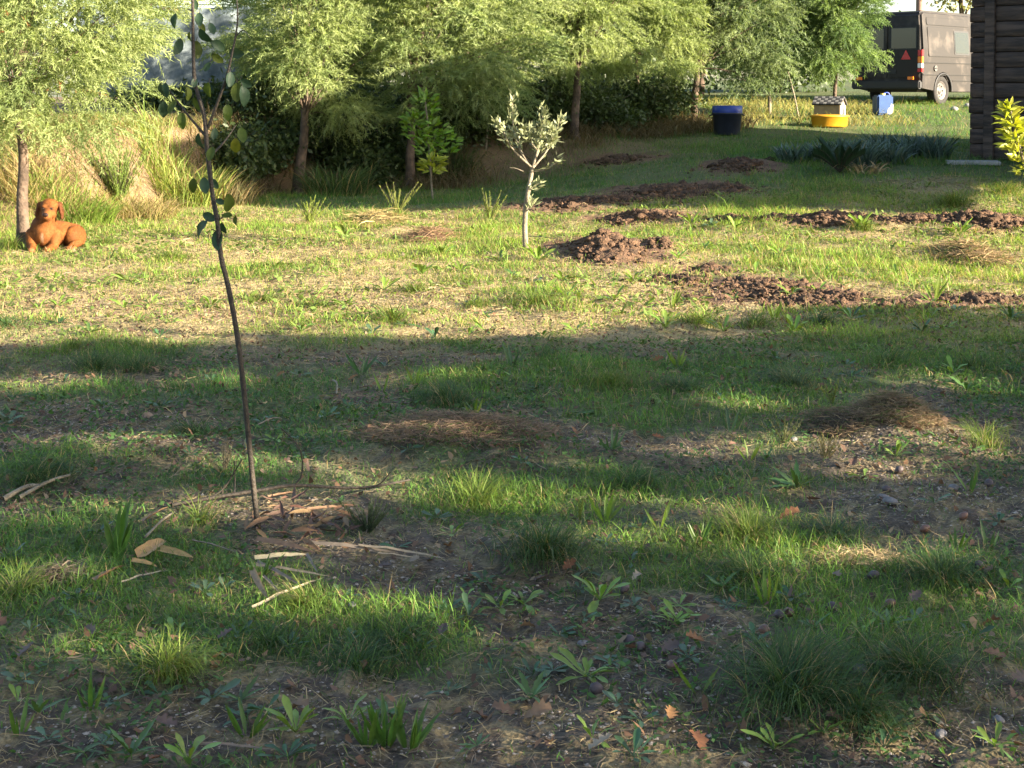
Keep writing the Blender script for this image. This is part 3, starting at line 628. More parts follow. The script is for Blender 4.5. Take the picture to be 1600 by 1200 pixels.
tussock('bank_tussock', '', 345, 320, .5, .5, 420, (.08, .10, .04), (.2, .17, .09), w=.013, group=BT, label='half-dead tussock behind the sapling stem at the bank foot', bend=(.4, 1.3), dry=.4)
tussock('bank_tussock', '', 60, 300, .5, .5, 420, (.22, .2, .08), (.36, .29, .12), w=.012, group=BT, label='dry pale tussock above the dog beside the trunk', bend=(.6, 1.4), dry=.5)
# upright feathery weeds
def spike_weed(label, px, py, n, h, spread, colr, leafL=.06, group='upright spiky weeds', dens=60, lw=.006, cat='weed'):
    p = GP(px, py); t = tag(empty('spiky_weed', p), label, cat, group); r = np.random.default_rng(px); st = []; L = []
    for i in range(n):
        a = r.random() * 6.28; e = Vector((math.cos(a) * spread * r.random(), math.sin(a) * spread * r.random(), h * r.uniform(.65, 1.05))); path = resample([Vector((0, 0, -.02)) + e * .02, Vector((e.x * .35, e.y * .35, e.z * .5)), e], 6)
        k_ = min(1, h / .4) * (.6 if h < .2 else 1); st.append(tube(path, [.006 * k_, .005 * k_, .005 * k_, .004 * k_, .003 * k_, .002 * k_], 4))
        tt = r.random(dens) * .9 + .1; b = np.array([tuple(path[0].lerp(path[5], q)) for q in tt]); 
        c = np.array(colr) * (.7 + .6 * r.random((dens, 1)))
        L.append(blades(b, leafL * (1.1 - .6 * tt), lw, r.random(dens) * 6.28, .45, 2, c, c * 1.2))
    v, q = join_q(st); link('stem', mesh_np('stem', v, quads=q), M_TWIG, t)
    v, f, c = join_t(L); link('leaves', mesh_np('leaves', v, f, colors=c), M_GRASS, t)
spike_weed('tall feathery green weed on the sunny bank between the two left trees', 185, 322, 44, .82, .5, (.14, .20, .045), .10, lw=.009)
spike_weed('bright spiky weed at the bank foot right of the slanting trunk', 484, 352, 12, .36, .3, (.19, .24, .05), .06, dens=70)
spike_weed('dry-topped spiky weed just left of the citrus sapling', 620, 336, 12, .42, .36, (.2, .23, .06), .06)
spike_weed('spiky weed with fanned pale shoots between the citrus and the olive', 765, 345, 8, .40, .28, (.2, .24, .06), .05, dens=80)
spike_weed('short spiky weed on the right-hand hay mound', 1300, 630, 7, .13, .1, (.16, .2, .05), .03, dens=40, lw=.003)
spike_weed('small heather-like weed below the right-hand hay mound', 1290, 715, 12, .10, .1, (.2, .17, .08), .02, dens=40, lw=.003)
spike_weed('small dark heather-like weed left of the right-hand hay mound', 1225, 690, 12, .12, .12, (.1, .11, .05), .02, dens=40, lw=.003)
spike_weed('dark heather-like weed right of the dry leaf pile', 575, 830, 26, .11, .15, (.07, .095, .05), .02, dens=70, lw=.003)
spike_weed('grey heather-like weed behind the sapling stem', 350, 740, 10, .13, .12, (.15, .13, .09), .025, dens=40, lw=.003)
spike_weed('lone upright spiky weed left of the twin-bladed sprout', 905, 815, 3, .11, .02, (.16, .2, .05), .025, dens=40, lw=.004)

# ------------------------------------------------------------------ leaf meshes
def leaf_mesh(name, L, Wd, shape='round', curl=.15, fold=.12, n=7, notch=0.0, seed=0):
    """one leaf along +Y from its stalk, face up +Z; folded along the midrib"""
    r = random.Random(seed); V = []; Q = []
    for i in range(n):
        t = i / (n - 1)
        if shape == 'round': w = math.sin(math.pi * min(.985, t * .96 + .03)) ** .62
        elif shape == 'lance': w = math.sin(math.pi * (t * .97 + .015)) ** .9 * (1.15 - .4 * t)
        elif shape == 'spoon': w = (.18 + .82 * sstep(.15, .75, t).item()) * (1 if t < .8 else math.sqrt(max(0, 1 - ((t - .8) / .2) ** 2)) * .9 + .1)
        elif shape == 'strap': w = 1 - .9 * t ** 4
        elif shape == 'oak': w = (math.sin(math.pi * (t * .95 + .03)) ** .7) * (1.0 if i % 2 else .48)
        if notch: w *= 1 - notch * (i % 2)
        w = max(.03, w) * Wd / 2
        z = -curl * L * t * t + (r.random() - .5) * .03 * L
        y = L * t
        V += [(-w, y - (.05 * L if shape == 'oak' and i % 2 else 0), z + fold * w + (r.random() - .5) * curl * w), (0, y, z), (w, y - (.05 * L if shape == 'oak' and i % 2 else 0), z + fold * w + (r.random() - .5) * curl * w)]
    for i in range(n - 1):
        a = i * 3; Q += [(a, a + 1, a + 4, a + 3), (a + 1, a + 2, a + 5, a + 4)]
    return mesh_np(name, np.array(V), quads=np.array(Q), smooth=True)
def orient(ydir, nrm):
    y = Vector(ydir).normalized(); z = Vector(nrm); z = (z - y * z.dot(y)).normalized(); x = y.cross(z)
    return Matrix((x, y, z)).transposed()
def place_leaf(name, me, loc, ydir, nrm, parent=None, s=1.0):
    o = link(name, me, None, parent); o.matrix_basis = Matrix.Translation(loc) @ orient(ydir, nrm).to_4x4() @ Matrix.Scale(s, 4)
    return o

# ------------------------------------------------------------------ the slim sapling in front
foot = GP(403, 825); YS = foot.y
sap = tag(empty('sapling', foot), 'slim bare-stemmed sapling with round hanging leaves, nearest tree to the camera', 'sapling')
def sp(px, py, dy=0): return AT(px, py, YS + dy) - foot
stem = resample([sp(404, 832), sp(398, 780), sp(388, 680), sp(380, 600), sp(370, 520), sp(357, 450), sp(345, 400), sp(340, 350), sp(331, 297), sp(323, 224), sp(319, 180), sp(305, 133), sp(302, 80), sp(301, 0), sp(299, -60), sp(301, -120)], 46)
rad = [np.interp(i / 45, [0, .05, .5, .75, 1], [.0128, .0102, .0086, .0072, .003]) * (1 + .07 * math.sin(i * 2.3)) for i in range(46)]
v, q = tube(stem, rad, 10, .06); link('stem', mesh_np('stem', v, quads=q, smooth=True), M_TWIG, sap)
for pts, r0 in [([sp(321, 212), sp(284, 168, .03), sp(259, 132, .05)], .006), ([sp(325, 200), sp(350, 133, -.04), sp(361, 91, -.05), sp(371, 38, -.05), sp(370, 0, -.05)], .0065), ([sp(366, 60, -.05), sp(380, 47, -.06), sp(391, 60, -.08)], .003),
                ([sp(327, 246), sp(350, 222, .05), sp(369, 195, .08)], .0055), ([sp(302, 18), sp(293, 14, .02)], .004), ([sp(339, 345), sp(352, 338, .02), sp(364, 342, .03)], .0035), ([sp(341, 362), sp(330, 358, -.02)], .0035)]:
    pts = resample(pts, 9); v, q = tube(pts, [r0 * (1 - .08 * i) for i in range(9)], 6); link('branch', mesh_np('branch', v, quads=q, smooth=True), M_TWIG, sap)
SL = []
for k, (nm, cc, tr) in enumerate([('sapling_leaf_dark', (.035, .065, .035), .25), ('sapling_leaf_olive', (.07, .095, .02), .42), ('sapling_leaf_backlit', (.16, .165, .025), .5)]):  # yellow tone stands in for leaves lit from behind
    m_ = leafmat(nm, cc, tr, .5, .22, (1.2, 1.15, .4), .15)
    for s in range(2):
        me = leaf_mesh('sapling_leaf', .062, .038, 'round', .34 - .45 * s, .45, 9, seed=k * 2 + s); me.materials.append(m_); SL.append(me)
def cp(cx, cy): return (200 + cx / 2.857, cy / 2.857)
for i, (cx, cy, k, ang, s) in enumerate([(205, 95, 0, 200, .95), (320, 90, 0, 175, .95), (275, 170, 1, 190, .8), (305, 225, 1, 180, 1.2), (345, 165, 0, 150, 1.2), (218, 210, 0, 205, 1.2), (405, 205, 0, 120, 1.1), (490, 235, 0, 95, 1.2), (400, 262, 2, 130, .9),
    (452, 357, 0, 185, 1.05), (330, 122, 1, 150, .7), (375, 130, 0, 160, .8), (150, 405, 0, 185, 1.0), (172, 405, 0, 170, 1.0), (158, 490, 0, 180, 1.1), (200, 480, 1, 205, 1.0), (240, 540, 1, 180, 1.05), (295, 372, 0, 190, .7), (270, 420, 1, 165, .95), (318, 465, 1, 140, 1.1),
    (355, 405, 1, 195, 1.1), (385, 600, 0, 190, .8), (445, 502, 2, 175, 1.05), (512, 605, 2, 165, 1.05), (480, 655, 2, 185, 1.1), (488, 415, 2, 180, 1.3), (520, 430, 0, 165, 1.3), (530, 370, 0, 120, .9), (320, 635, 0, 180, 1.15), (372, 690, 1, 190, 1.0), (290, 830, 1, 185, .95),
    (345, 830, 0, 170, 1.1), (385, 820, 0, 140, .8), (415, 900, 0, 110, .7), (450, 910, 1, 175, 1.3), (368, 968, 0, 110, 1.05), (322, 1025, 0, 225, 1.45), (408, 1072, 0, 175, 1.5), (425, 1020, 0, 165, .75), (445, 965, 1, 95, .8), (402, 985, 0, 190, .8), (482, 985, 1, 170, .6), (300, 20, 0, 160, .7), (355, 300, 0, 215, .7)]):
    px, py = cp(cx, cy); a = R(ang); rr = random.Random(i + 50)
    yd = Vector((math.sin(a), rr.uniform(-.35, .35), math.cos(a)))
    nr = Vector((rr.uniform(-.95, .95), -1, rr.uniform(-.3, .8)))
    c = sp(px, py, rr.uniform(-.05, .05)); L = .058 * s
    s *= .88; place_leaf('leaf', SL[min(k, 1 if i % 3 else 2) * 2 + i % 2], c - yd.normalized() * L * .5, yd, nr, sap, s)
    v, q = tube([c - yd.normalized() * L * .5 + Vector((rr.gauss(0, .004), .002, .014)), c - yd.normalized() * L * .48], [.0012, .0012], 4); link('leaf_stalk', mesh_np('leaf_stalk', v, quads=q), M_TWIG, sap)

# ------------------------------------------------------------------ olive sapling
of = GP(822, 392); YO = of.y; olive = tag(empty('olive_sapling', of), 'young grey-green olive sapling with a thin pale trunk in the sun', 'sapling')
def op(px, py, dy=0): return AT(px, py, YO + dy) - of
v, q = tube(resample([op(822, 396), op(820, 360), op(822, 320), op(828, 285), op(832, 262)], 14), [.031 - .0008 * i for i in range(14)], 9, .1); link('trunk', mesh_np('trunk', v, quads=q, smooth=True), M_PALEBARK, olive)
tips = []
OB = [([op(832, 264), op(818, 245, .05), op(806, 215, .08), op(800, 180, .1), op(802, 148, .1)], .015), ([op(832, 262), op(840, 235), op(846, 205, -.05), op(848, 170, -.05)], .015), ([op(831, 262), op(800, 232, -.1), op(786, 205, -.15), op(778, 190, -.15)], .012),
      ([op(833, 262), op(855, 235, .1), op(868, 205, .15), op(878, 185, .15)], .012), ([op(826, 268), op(848, 266), op(866, 256, -.1), op(874, 250, -.1)], .008), ([op(824, 300), op(832, 293), op(843, 286)], .006), ([op(820, 335), op(828, 322, -.05), op(832, 312, -.05)], .006),
      ([op(840, 235), op(824, 215, -.15), op(820, 200, -.2)], .008), ([op(844, 215), op(862, 220, -.2), op(858, 200, -.25)], .008), ([op(838, 245), op(842, 232, .2), op(832, 205, .25)], .008), ([op(818, 268), op(806, 263), op(796, 262)], .006)]
OC = np.array([.20, .22, .115]); OL = []
for bi, (pts, r0) in enumerate(OB):
    pts = resample(pts, 9); v, q = tube(pts, [r0 * (1 - .09 * i) for i in range(9)], 6); link('branch', mesh_np('branch', v, quads=q, smooth=True), M_PALEBARK, olive)
    dens = [130, 120, 100, 110, 26, 30, 36, 110, 110, 110, 0][bi]
    for j in range(dens):
        t = .35 + .65 * random.random(); k = t * 8; i0 = min(int(k), 7); b = pts[i0].lerp(pts[i0 + 1], k - i0); ax = (pts[min(8, i0 + 1)] - pts[i0]).normalized()
        OL.append((b + Vector((random.gauss(0, .022), random.gauss(0, .022), random.gauss(0, .02))), (ax * .8 + Vector((random.gauss(0, .6), random.gauss(0, .6), random.gauss(0.1, .45)))).normalized()))
b = np.array([tuple(x[0]) for x in OL]); d = np.array([tuple(x[1]) for x in OL]); n = len(b)
wd = np.cross(d, rng.normal(0, 1, (n, 3))); wd /= np.linalg.norm(wd, axis=1)[:, None]; ln = .078 * (.7 + .6 * rng.random((n, 1)))
V = np.stack([b, b + d * ln * .5 + wd * .011, b + d * ln, b + d * ln * .5 - wd * .011], 1).reshape(-1, 3); F = (np.arange(n)[:, None, None] * 4 + np.array([(0, 1, 2), (0, 2, 3)])[None]).reshape(-1, 3)
link('crown', mesh_np('crown', V, F, colors=np.repeat(OC * (.7 + .6 * rng.random((n, 1))), 4, 0)), leafmat('olive_leaf', trans=.2, rough=.5, spec=.35, tint=(1, 1, .7)), olive)

# ------------------------------------------------------------------ citrus saplings
CL = []
for k, cc in enumerate([(.13, .23, .02), (.28, .31, .03)]):  # paler second tone paints sunlight on the lit-looking leaves
    for s in range(2):
        me = leaf_mesh('citrus_leaf', .13, .048, 'lance', .2, .3, 7, seed=20 + k * 2 + s); me.materials.append(leafmat('citrus_leaf', cc, .42, .38, .45, (1.2, 1.15, .35), .22)); CL.append(me)
def citrus(label, foot_px, stem_px, blobs, YC, base_k, group='citrus saplings'):
    f0 = GP(*foot_px) if YC is None else AT(*foot_px, YC)
    if YC is not None: f0.z = gzf(f0.x, f0.y)
    Yc = f0.y; t = tag(empty('citrus_sapling', f0), label, 'sapling', group)
    pts = resample([AT(a, b_, Yc) - f0 for a, b_ in stem_px], 12); pts[0] = Vector((0, 0, -.03)); v, q = tube(pts, [.018 - .0011 * i for i in range(12)], 7, .08)
    link('stem', mesh_np('stem', v, quads=q, smooth=True), M_PALEBARK, t)
    for (bx_, by_, rx, ry, n, kk, dy) in blobs:
        for j in range(int(n * 2.2)):
            a = random.random() * 6.28; s = random.random() ** .5
            c = AT(bx_ + math.cos(a) * rx * s, by_ + math.sin(a) * ry * s, Yc + dy + random.uniform(-.2, .2) * rx / 35) - f0
            out = Vector((math.cos(a) * .8 + random.gauss(0, .3), random.gauss(0, .5), random.uniform(-.1, 1.0)))
            place_leaf('leaf', CL[kk * 2 + j % 2], c, out, Vector((random.gauss(0, .5), random.gauss(-.5, .6), .8)), t, random.uniform(.75, 1.25))
        e = AT(bx_, by_, Yc + dy) - f0; k0 = min(range(12), key=lambda i: (pts[i] - e).length)
        v, q = tube([pts[max(0, k0 - 2)], e], [.007, .003], 5); link('branch', mesh_np('branch', v, quads=q), M_PALEBARK, t)
    return t
citrus('young citrus sapling with glossy leaves and one lower shoot coloured yellow-green as if sunlit', (676, 310), [(676, 312), (674, 285), (672, 255), (670, 220), (668, 185), (664, 155)],
       [(664, 165, 18, 22, 26, 0, 0), (655, 200, 24, 22, 34, 0, .05), (680, 212, 24, 24, 34, 0, 0), (698, 222, 18, 22, 22, 0, .1), (668, 235, 20, 14, 20, 0, -.05), (676, 258, 17, 13, 34, 1, -.3), (645, 190, 12, 14, 10, 0, 0)], None, 0)
citrus('bright yellow-green citrus sapling cut by the right edge beside the shed', (1606, 300), [(1606, 300), (1603, 270), (1596, 240), (1588, 210), (1581, 180), (1577, 165)],
       [(1577, 172, 8, 10, 14, 1, 0), (1580, 190, 12, 11, 16, 1, 0), (1584, 210, 14, 12, 18, 1, 0), (1590, 228, 20, 12, 20, 1, 0), (1598, 248, 16, 14, 16, 1, 0), (1606, 265, 16, 14, 14, 1, 0)], 16.3, 1)

# ------------------------------------------------------------------ rosette weeds: every leaf is a part
RM = []
for k, (cc, L, Wd, sh) in enumerate([((.045, .095, .04), .085, .02, 'spoon'), ((.065, .125, .03), .10, .022, 'lance'), ((.085, .14, .075), .07, .022, 'spoon'), ((.15, .235, .035), .10, .022, 'spoon')]):
    m_ = leafmat('weed_leaf', cc, .3, .42, .5, (1.1, 1.15, .5), .25)
    for s in range(2):
        me = leaf_mesh('weed_leaf', L, Wd, sh, .35 - .3 * s, .3, 9, notch=.35 if k == 1 else 0, seed=40 + k * 2 + s); me.materials.append(m_); RM.append(me)
ROS = []; UPR = []
def rosette(px, py, s, k, n, up=.35, desc='rosette weed', grp='rosette weeds'):
    p = GP(px, py); t = tag(empty('rosette_weed', p), None, 'weed', grp); rr = random.Random(px * 3 + py); a0 = rr.random() * 6.28
    for j in range(n):
        a = a0 + j * 2.4 + rr.gauss(0, .25); el = up * rr.uniform(.4, 1.8)
        yd = Vector((math.cos(a), math.sin(a), el)); nr = Vector((-math.cos(a) * el, -math.sin(a) * el, 1)) + Vector((rr.gauss(0, .25), rr.gauss(0, .25), 0))
        place_leaf('leaf', RM[k * 2 + j % 2], Vector((0, 0, .008)), yd, nr, t, s * rr.uniform(.6, 1.15))
    ROS.append((t, desc, px, py))
D = ['small dark rosette weed', 'toothed green rosette weed', 'pale blue-green rosette weed', 'bright green rosette weed']
for (px, py, s, k, n, up) in [(755, 912, 1, 0, 9, .4), (818, 948, 1.1, 3, 8, .5), (937, 942, 1.3, 3, 11, .9), (906, 925, .9, 0, 8, .3), (990, 950, .9, 2, 8, .4), (1051, 978, .8, 3, 6, .7), (874, 996, .9, 0, 9, .4), (913, 970, .8, 2, 8, .3), (864, 1052, 1.1, 2, 11, .25),
    (916, 1062, 1.3, 3, 12, .35), (829, 1096, 1.2, 1, 8, .8), (965, 1105, .9, 2, 7, .7), (955, 1040, 1, 2, 9, .2), (545, 1132, .9, 3, 9, .9), (990, 1188, 1.1, 0, 9, .7), (927, 1160, .8, 3, 5, .7), (30, 1070, 1, 2, 8, .4), (142, 1110, .9, 1, 5, 1.2), (250, 1092, 1, 0, 9, .3), (331, 1096, 1.3, 2, 7, .4),
    (75, 1160, .9, 2, 6, .4), (162, 1166, 1, 2, 7, .4), (205, 1184, 1.2, 1, 8, .8), (385, 1128, .9, 0, 8, .5), (462, 1150, 1.2, 3, 11, .9), (449, 1188, 1, 0, 9, .6), (47, 990, .8, 2, 5, 1), (295, 1196, 1, 3, 6, 1), (1061, 976, .9, 3, 7, .6), (1075, 1032, .9, 2, 8, .4), (1211, 1176, 1.1, 3, 8, .7), (1390, 982, 1, 1, 9, .6),
    (1442, 1114, 1.1, 2, 6, .2), (1386, 1146, 1, 0, 10, .2), (1554, 1172, .9, 3, 8, .6), (1127, 922, .9, 1, 10, .6), (1134, 950, .9, 0, 9, .3), (1245, 765, 1.5, 1, 12, .8), (1460, 790, 1.2, 2, 6, .8), (1400, 716, 1, 3, 8, .8), (1490, 585, 1.4, 3, 7, .8), (815, 725, 1, 2, 9, .4), (1510, 612, 1.3, 1, 9, .7),
    (15, 660, 1.3, 2, 11, .4), (250, 640, 1.2, 0, 9, .6), (160, 636, 1.1, 2, 9, .4), (410, 662, 1.1, 2, 9, .5), (510, 655, 1.1, 2, 9, .5), (545, 640, 1, 0, 8, .5), (740, 648, 1, 1, 7, .9), (682, 812, 1, 2, 10, .3), (380, 700, 1, 2, 8, .3), (470, 690, .9, 0, 8, .4), (1330, 590, 1.2, 0, 8, .6), (1210, 560, 1.2, 1, 9, .7),
    (600, 575, 1.1, 0, 8, .6), (330, 600, 1.1, 0, 8, .5), (470, 590, 1.1, 2, 8, .5), (100, 600, 1.1, 0, 8, .5), (640, 705, .9, 0, 8, .4), (1120, 745, .9, 1, 7, .6), (1000, 830, .9, 0, 8, .5), (1560, 820, 1, 0, 8, .5), (1270, 985, .9, 1, 9, .5), (700, 1085, .8, 0, 7, .4), (620, 860, .9, 0, 7, .4), (1180, 1010, .9, 0, 8, .5),
    (320, 930, 1, 2, 6, .8), (350, 925, .9, 2, 5, .9), (120, 940, .9, 0, 8, .5), (60, 1120, .9, 1, 7, 1.0), (700, 960, .9, 0, 7, .5), (1240, 940, .9, 0, 8, .4), (1520, 1000, .9, 0, 7, .4), (1000, 1130, .9, 0, 8, .3), (745, 1170, .8, 1, 6, .5)]:
    rosette(px, py, s * .85, k, n, up, D[k])
# plantain-like clumps in the sun
for (px, py, s, k, n, up) in [(660, 430, 1.7, 3, 12, .8), (690, 400, 1.8, 3, 12, .8), (720, 425, 1.6, 3, 10, .7), (600, 455, 1.6, 3, 9, .8), (840, 408, 2, 3, 14, 1), (1080, 352, 2, 3, 14, .8), (1110, 355, 1.9, 2, 12, .8), (1150, 360, 1.8, 3, 12, 1), (1345, 358, 2.2, 3, 16, 1.3), (1500, 368, 2.2, 3, 14, 1),
    (1100, 392, 1.6, 3, 12, .6), (1060, 405, 1.5, 3, 10, .7), (1220, 400, 1.6, 3, 12, .5), (1180, 430, 1.5, 3, 9, .5), (1400, 430, 1.6, 3, 10, .6), (960, 470, 1.5, 3, 10, .6), (1040, 515, 1.4, 3, 11, 1), (1130, 520, 1.4, 3, 10, 1), (1240, 520, 1.4, 3, 10, 1), (1330, 500, 1.4, 0, 10, .8), (900, 520, 1.3, 3, 9, .6), (760, 520, 1.3, 3, 9, .6),
    (540, 480, 1.4, 3, 9, .6), (470, 520, 1.3, 3, 9, .6), (330, 480, 1.4, 3, 9, .5), (200, 440, 1.6, 3, 9, .5), (430, 420, 1.5, 3, 9, .5), (90, 480, 1.4, 3, 9, .5), (540, 370, 1.9, 3, 10, .6), (880, 440, 1.5, 3, 10, .6), (780, 410, 1.6, 3, 10, .7), (990, 440, 1.5, 3, 10, .6), (1290, 430, 1.5, 3, 10, .5), (1580, 500, 1.5, 1, 10, .9), (1440, 520, 1.4, 0, 9, .7), (680, 530, 1.3, 0, 9, .7), (250, 530, 1.3, 0, 9, .7)]:
    rosette(px, py, s, k, n, up, 'sunlit plantain-like rosette weed', 'rosette weeds')
rr0 = random.Random(99); taken = [(q[2], q[3]) for q in ROS]; extra = 0
while extra < 110:
    sun_ = extra >= 65; px, py = rr0.randint(5, 1595), (rr0.randint(395, 530) if sun_ else int(560 + 630 * rr0.random() ** 1.2))
    if any(math.hypot(px - a, (py - b_) * 1.4) < 26 for a, b_ in taken): continue
    if math.hypot((px - 440) / 150, (py - 850) / 70) < 1: continue
    taken.append((px, py)); extra += 1; k = rr0.choice([3, 3, 1, 2]) if sun_ else rr0.choice([0, 0, 1, 2, 3])
    rosette(px, py, rr0.uniform(.6, 1.0) * (1.5 if sun_ else .85), k, rr0.randint(5, 9), rr0.uniform(.2, .8), 'sunlit plantain-like rosette weed' if sun_ else D[k])
# upright sprouts with few broad blades
ST = []
for k, cc in enumerate([(.07, .14, .025), (.14, .21, .03), (.06, .115, .05)]):
    me = leaf_mesh('sprout_leaf', .16, .020, 'lance', .12, .35, 8, seed=60 + k); me.materials.append(leafmat('sprout_leaf', cc, .42, .4, .4, (1.2, 1.15, .4), .2)); ST.append(me)
def sprout(px, py, s, k, n, spread=.35, desc='upright leafy sprout', label=None, cat='weed', nm='upright_sprout'):
    p = GP(px, py); t = tag(empty(nm, p), label, cat, 'upright sprouts'); rr = random.Random(px + py * 5)
    for j in range(n):
        a = j * 2.4 + rr.random(); yd = Vector((math.cos(a) * spread * rr.uniform(.5, 1.6), math.sin(a) * spread * rr.uniform(.3, 1), 1)); nr = Vector((rr.gauss(0, .5), -1, .35))
        place_leaf('leaf', ST[k], Vector((math.cos(a) * .008, math.sin(a) * .008, -.005)), yd, nr, t, s * rr.uniform(.65, 1.1))
    if not label: UPR.append((t, desc, px, py))
for (px, py, s, k, n, spd) in [(955, 705, .75, 2, 5, .5), (1140, 675, .9, 2, 4, .6), (945, 815, .8, 1, 6, .6), (1030, 825, .75, 1, 3, .7), (1092, 850, .7, 0, 6, .5), (1515, 770, .8, 0, 4, .4), (800, 575, 1.0, 2, 8, .5), (565, 585, 1.0, 2, 6, .6), (598, 612, .7, 1, 3, .4), (740, 652, .7, 1, 3, .5),
    (1197, 945, .9, 1, 5, .45), (1092, 1082, .6, 1, 2, .6), (605, 1165, .75, 0, 16, .5), (640, 1170, .7, 0, 12, .6), (575, 1165, .7, 0, 10, .6), (1460, 470, 1.6, 1, 4, .35), (1545, 860, .7, 2, 3, .3), (1495, 860, .7, 0, 4, .5), (30, 1150, .6, 0, 5, .5), (142, 1112, .7, 0, 4, .3), (385, 1150, .6, 0, 6, .8), (410, 900, .6, 0, 4, .5), (650, 600, .7, 1, 5, .6), (1060, 575, .8, 1, 6, .6), (1170, 720, .6, 1, 4, .6), (1050, 480, .9, 1, 6, .5), (1210, 500, .9, 1, 6, .5)]:
    sprout(px, py, s, k, n, spd)
sprout(182, 872, 1.25, 0, 8, .28, label='sword-leaved green clump left of the slim sapling foot', cat='plant', nm='sword_leaved_plant')

# ------------------------------------------------------------------ fallen leaves, nuts and stones
FL = []
for k, cc in enumerate([(.17, .105, .07), (.21, .105, .05), (.12, .09, .08), (.27, .21, .155)]):
    for s in range(2):
        me = leaf_mesh('fallen_leaf', .062, .046, 'oak', .5 - .7 * s, .5, 9, seed=80 + k * 2 + s); me.materials.append(leafmat('fallen_leaf', cc, .2, .7, .2, (1.1, .9, .6), .2)); FL.append(me)
FALL = []; DN = ['brown', 'rust-orange', 'dark greyish', 'pale tan']
for (px, py, k, s) in [(277, 1147, 2, 1), (482, 1115, 0, 1.4), (251, 1195, 1, .8), (10, 985, 0, 1.3), (30, 1038, 2, 1), (836, 917, 2, .9), (598, 925, 2, .9), (689, 1003, 2, .9), (811, 992, 0, .9), (862, 1119, 0, 1.1), (769, 1115, 0, 1), (993, 1024, 0, .9), (1035, 1029, 2, 1), (1046, 1136, 1, .9), (920, 1185, 3, 1.1), (572, 964, 3, .6),
    (1100, 1013, 1, 1.2), (1540, 905, 0, .9), (1554, 927, 0, 1.2), (1582, 1073, 2, 1.2), (1572, 1038, 0, 1), (1365, 1098, 1, .8), (1082, 1157, 1, 1.2), (1170, 1164, 2, 1), (1313, 910, 3, .9), (1134, 888, 0, 1), (1295, 1045, 3, .8), (1565, 980, 0, 1), (1020, 569, 1, 1.1), (1037, 692, 1, .9), (1250, 808, 1, 1.3), (1262, 788, 0, 1.1), (1507, 719, 1, 1.1), (1332, 735, 0, 1),
    (545, 600, 1, .9), (562, 612, 3, .9), (222, 656, 3, .8), (445, 588, 1, .9), (1500, 740, 0, 1), (640, 885, 3, .8), (590, 895, 2, .9), (770, 870, 1, .6), (880, 900, 1, .9), (340, 1010, 2, .8), (740, 1125, 0, .8), (1000, 905, 3, .7), (1150, 700, 0, .9), (1000, 1060, 2, .8), (150, 1000, 2, .9), (635, 402, 3, 1.6), (1420, 950, 2, .9), (1290, 1130, 0, .8), (700, 860, 1, .8), (90, 1080, 2, .9), (1230, 1140, 3, .7), (860, 1170, 0, .8)]:
    p = GP(px, py); rr = random.Random(px * 2 + py); a = rr.random() * 6.28
    o = place_leaf('fallen_leaf', FL[k * 2 + rr.randint(0, 1)], p + Vector((0, 0, .022)), Vector((math.cos(a), math.sin(a), rr.uniform(-.1, .3))), Vector((rr.gauss(0, .5), rr.gauss(-.25, .4), 1)), None, s)
    tag(o, None, 'leaf', 'fallen leaves'); FALL.append((o, f'{DN[k]} fallen oak leaf', px, py))
label_set(FALL, 'leaf')
def nut_mesh(name, a, b, seed, c):
    bm = bmesh.new(); bmesh.ops.create_icosphere(bm, subdivisions=2, radius=1); r = random.Random(seed)
    for v in bm.verts:
        k = 1 + .08 * math.sin(v.co.x * 5 + seed) + .05 * (r.random() - .5); v.co = Vector((v.co.x * a * k, v.co.y * b * k, v.co.z * b * k * .85))
    me = bm_mesh(bm, name, True); me.materials.append(c); return me
NM = [nut_mesh('nut', .022, .017, 1, simple('nut_brown', (.13, .065, .045), .5, noise=.4, nscale=60)), nut_mesh('nut', .022, .018, 2, simple('nut_dark', (.07, .05, .05), .6, noise=.4, nscale=60))]
SM = [nut_mesh('stone', .03, .022, 3, simple('stone_grey', (.16, .15, .15), .85, noise=.4, nscale=50, bump=.4))]
NUT = []
for (px, py, k) in [(1050, 1048, 0), (932, 1084, 1), (983, 1008, 1), (1194, 992, 0), (1232, 964, 0), (1218, 968, 1), (1390, 950, 0), (1445, 832, 0), (1405, 739, 1), (1545, 760, 1), (1000, 1018, 1), (1300, 955, 1), (1530, 890, 1), (975, 925, 1), (1180, 1028, 1), (1505, 812, 0), (1365, 905, 1), (1385, 770, 1)]:
    o = link('nut', NM[k], None, None, GP(px, py) + Vector((0, 0, .014))); o.rotation_euler = (random.random(), random.random() * .5, random.random() * 6); tag(o, None, 'nut', 'fallen nuts'); NUT.append((o, ['reddish brown fallen nut', 'dark fallen nut'][k], px, py))
label_set(NUT, 'nut')
STN = []
for (px, py, s) in [(1470, 1153, .7), (1341, 1052, 1), (1390, 787, 1.1), (1378, 780, .8), (1240, 690, .8), (550, 950, .6), (910, 1010, .6), (1490, 765, .8), (1560, 1130, .6)]:
    o = link('stone', SM[0], None, None, GP(px, py) + Vector((0, 0, .01))); o.scale = (s, s, s * .8); o.rotation_euler = (0, 0, random.random() * 6); tag(o, None, 'stone', 'loose stones'); STN.append((o, 'small grey stone', px, py))
label_set(STN, 'stone')
label_set(ROS, 'rosette'); label_set(UPR, 'sprout'); label_set(TUS, 'tuft')

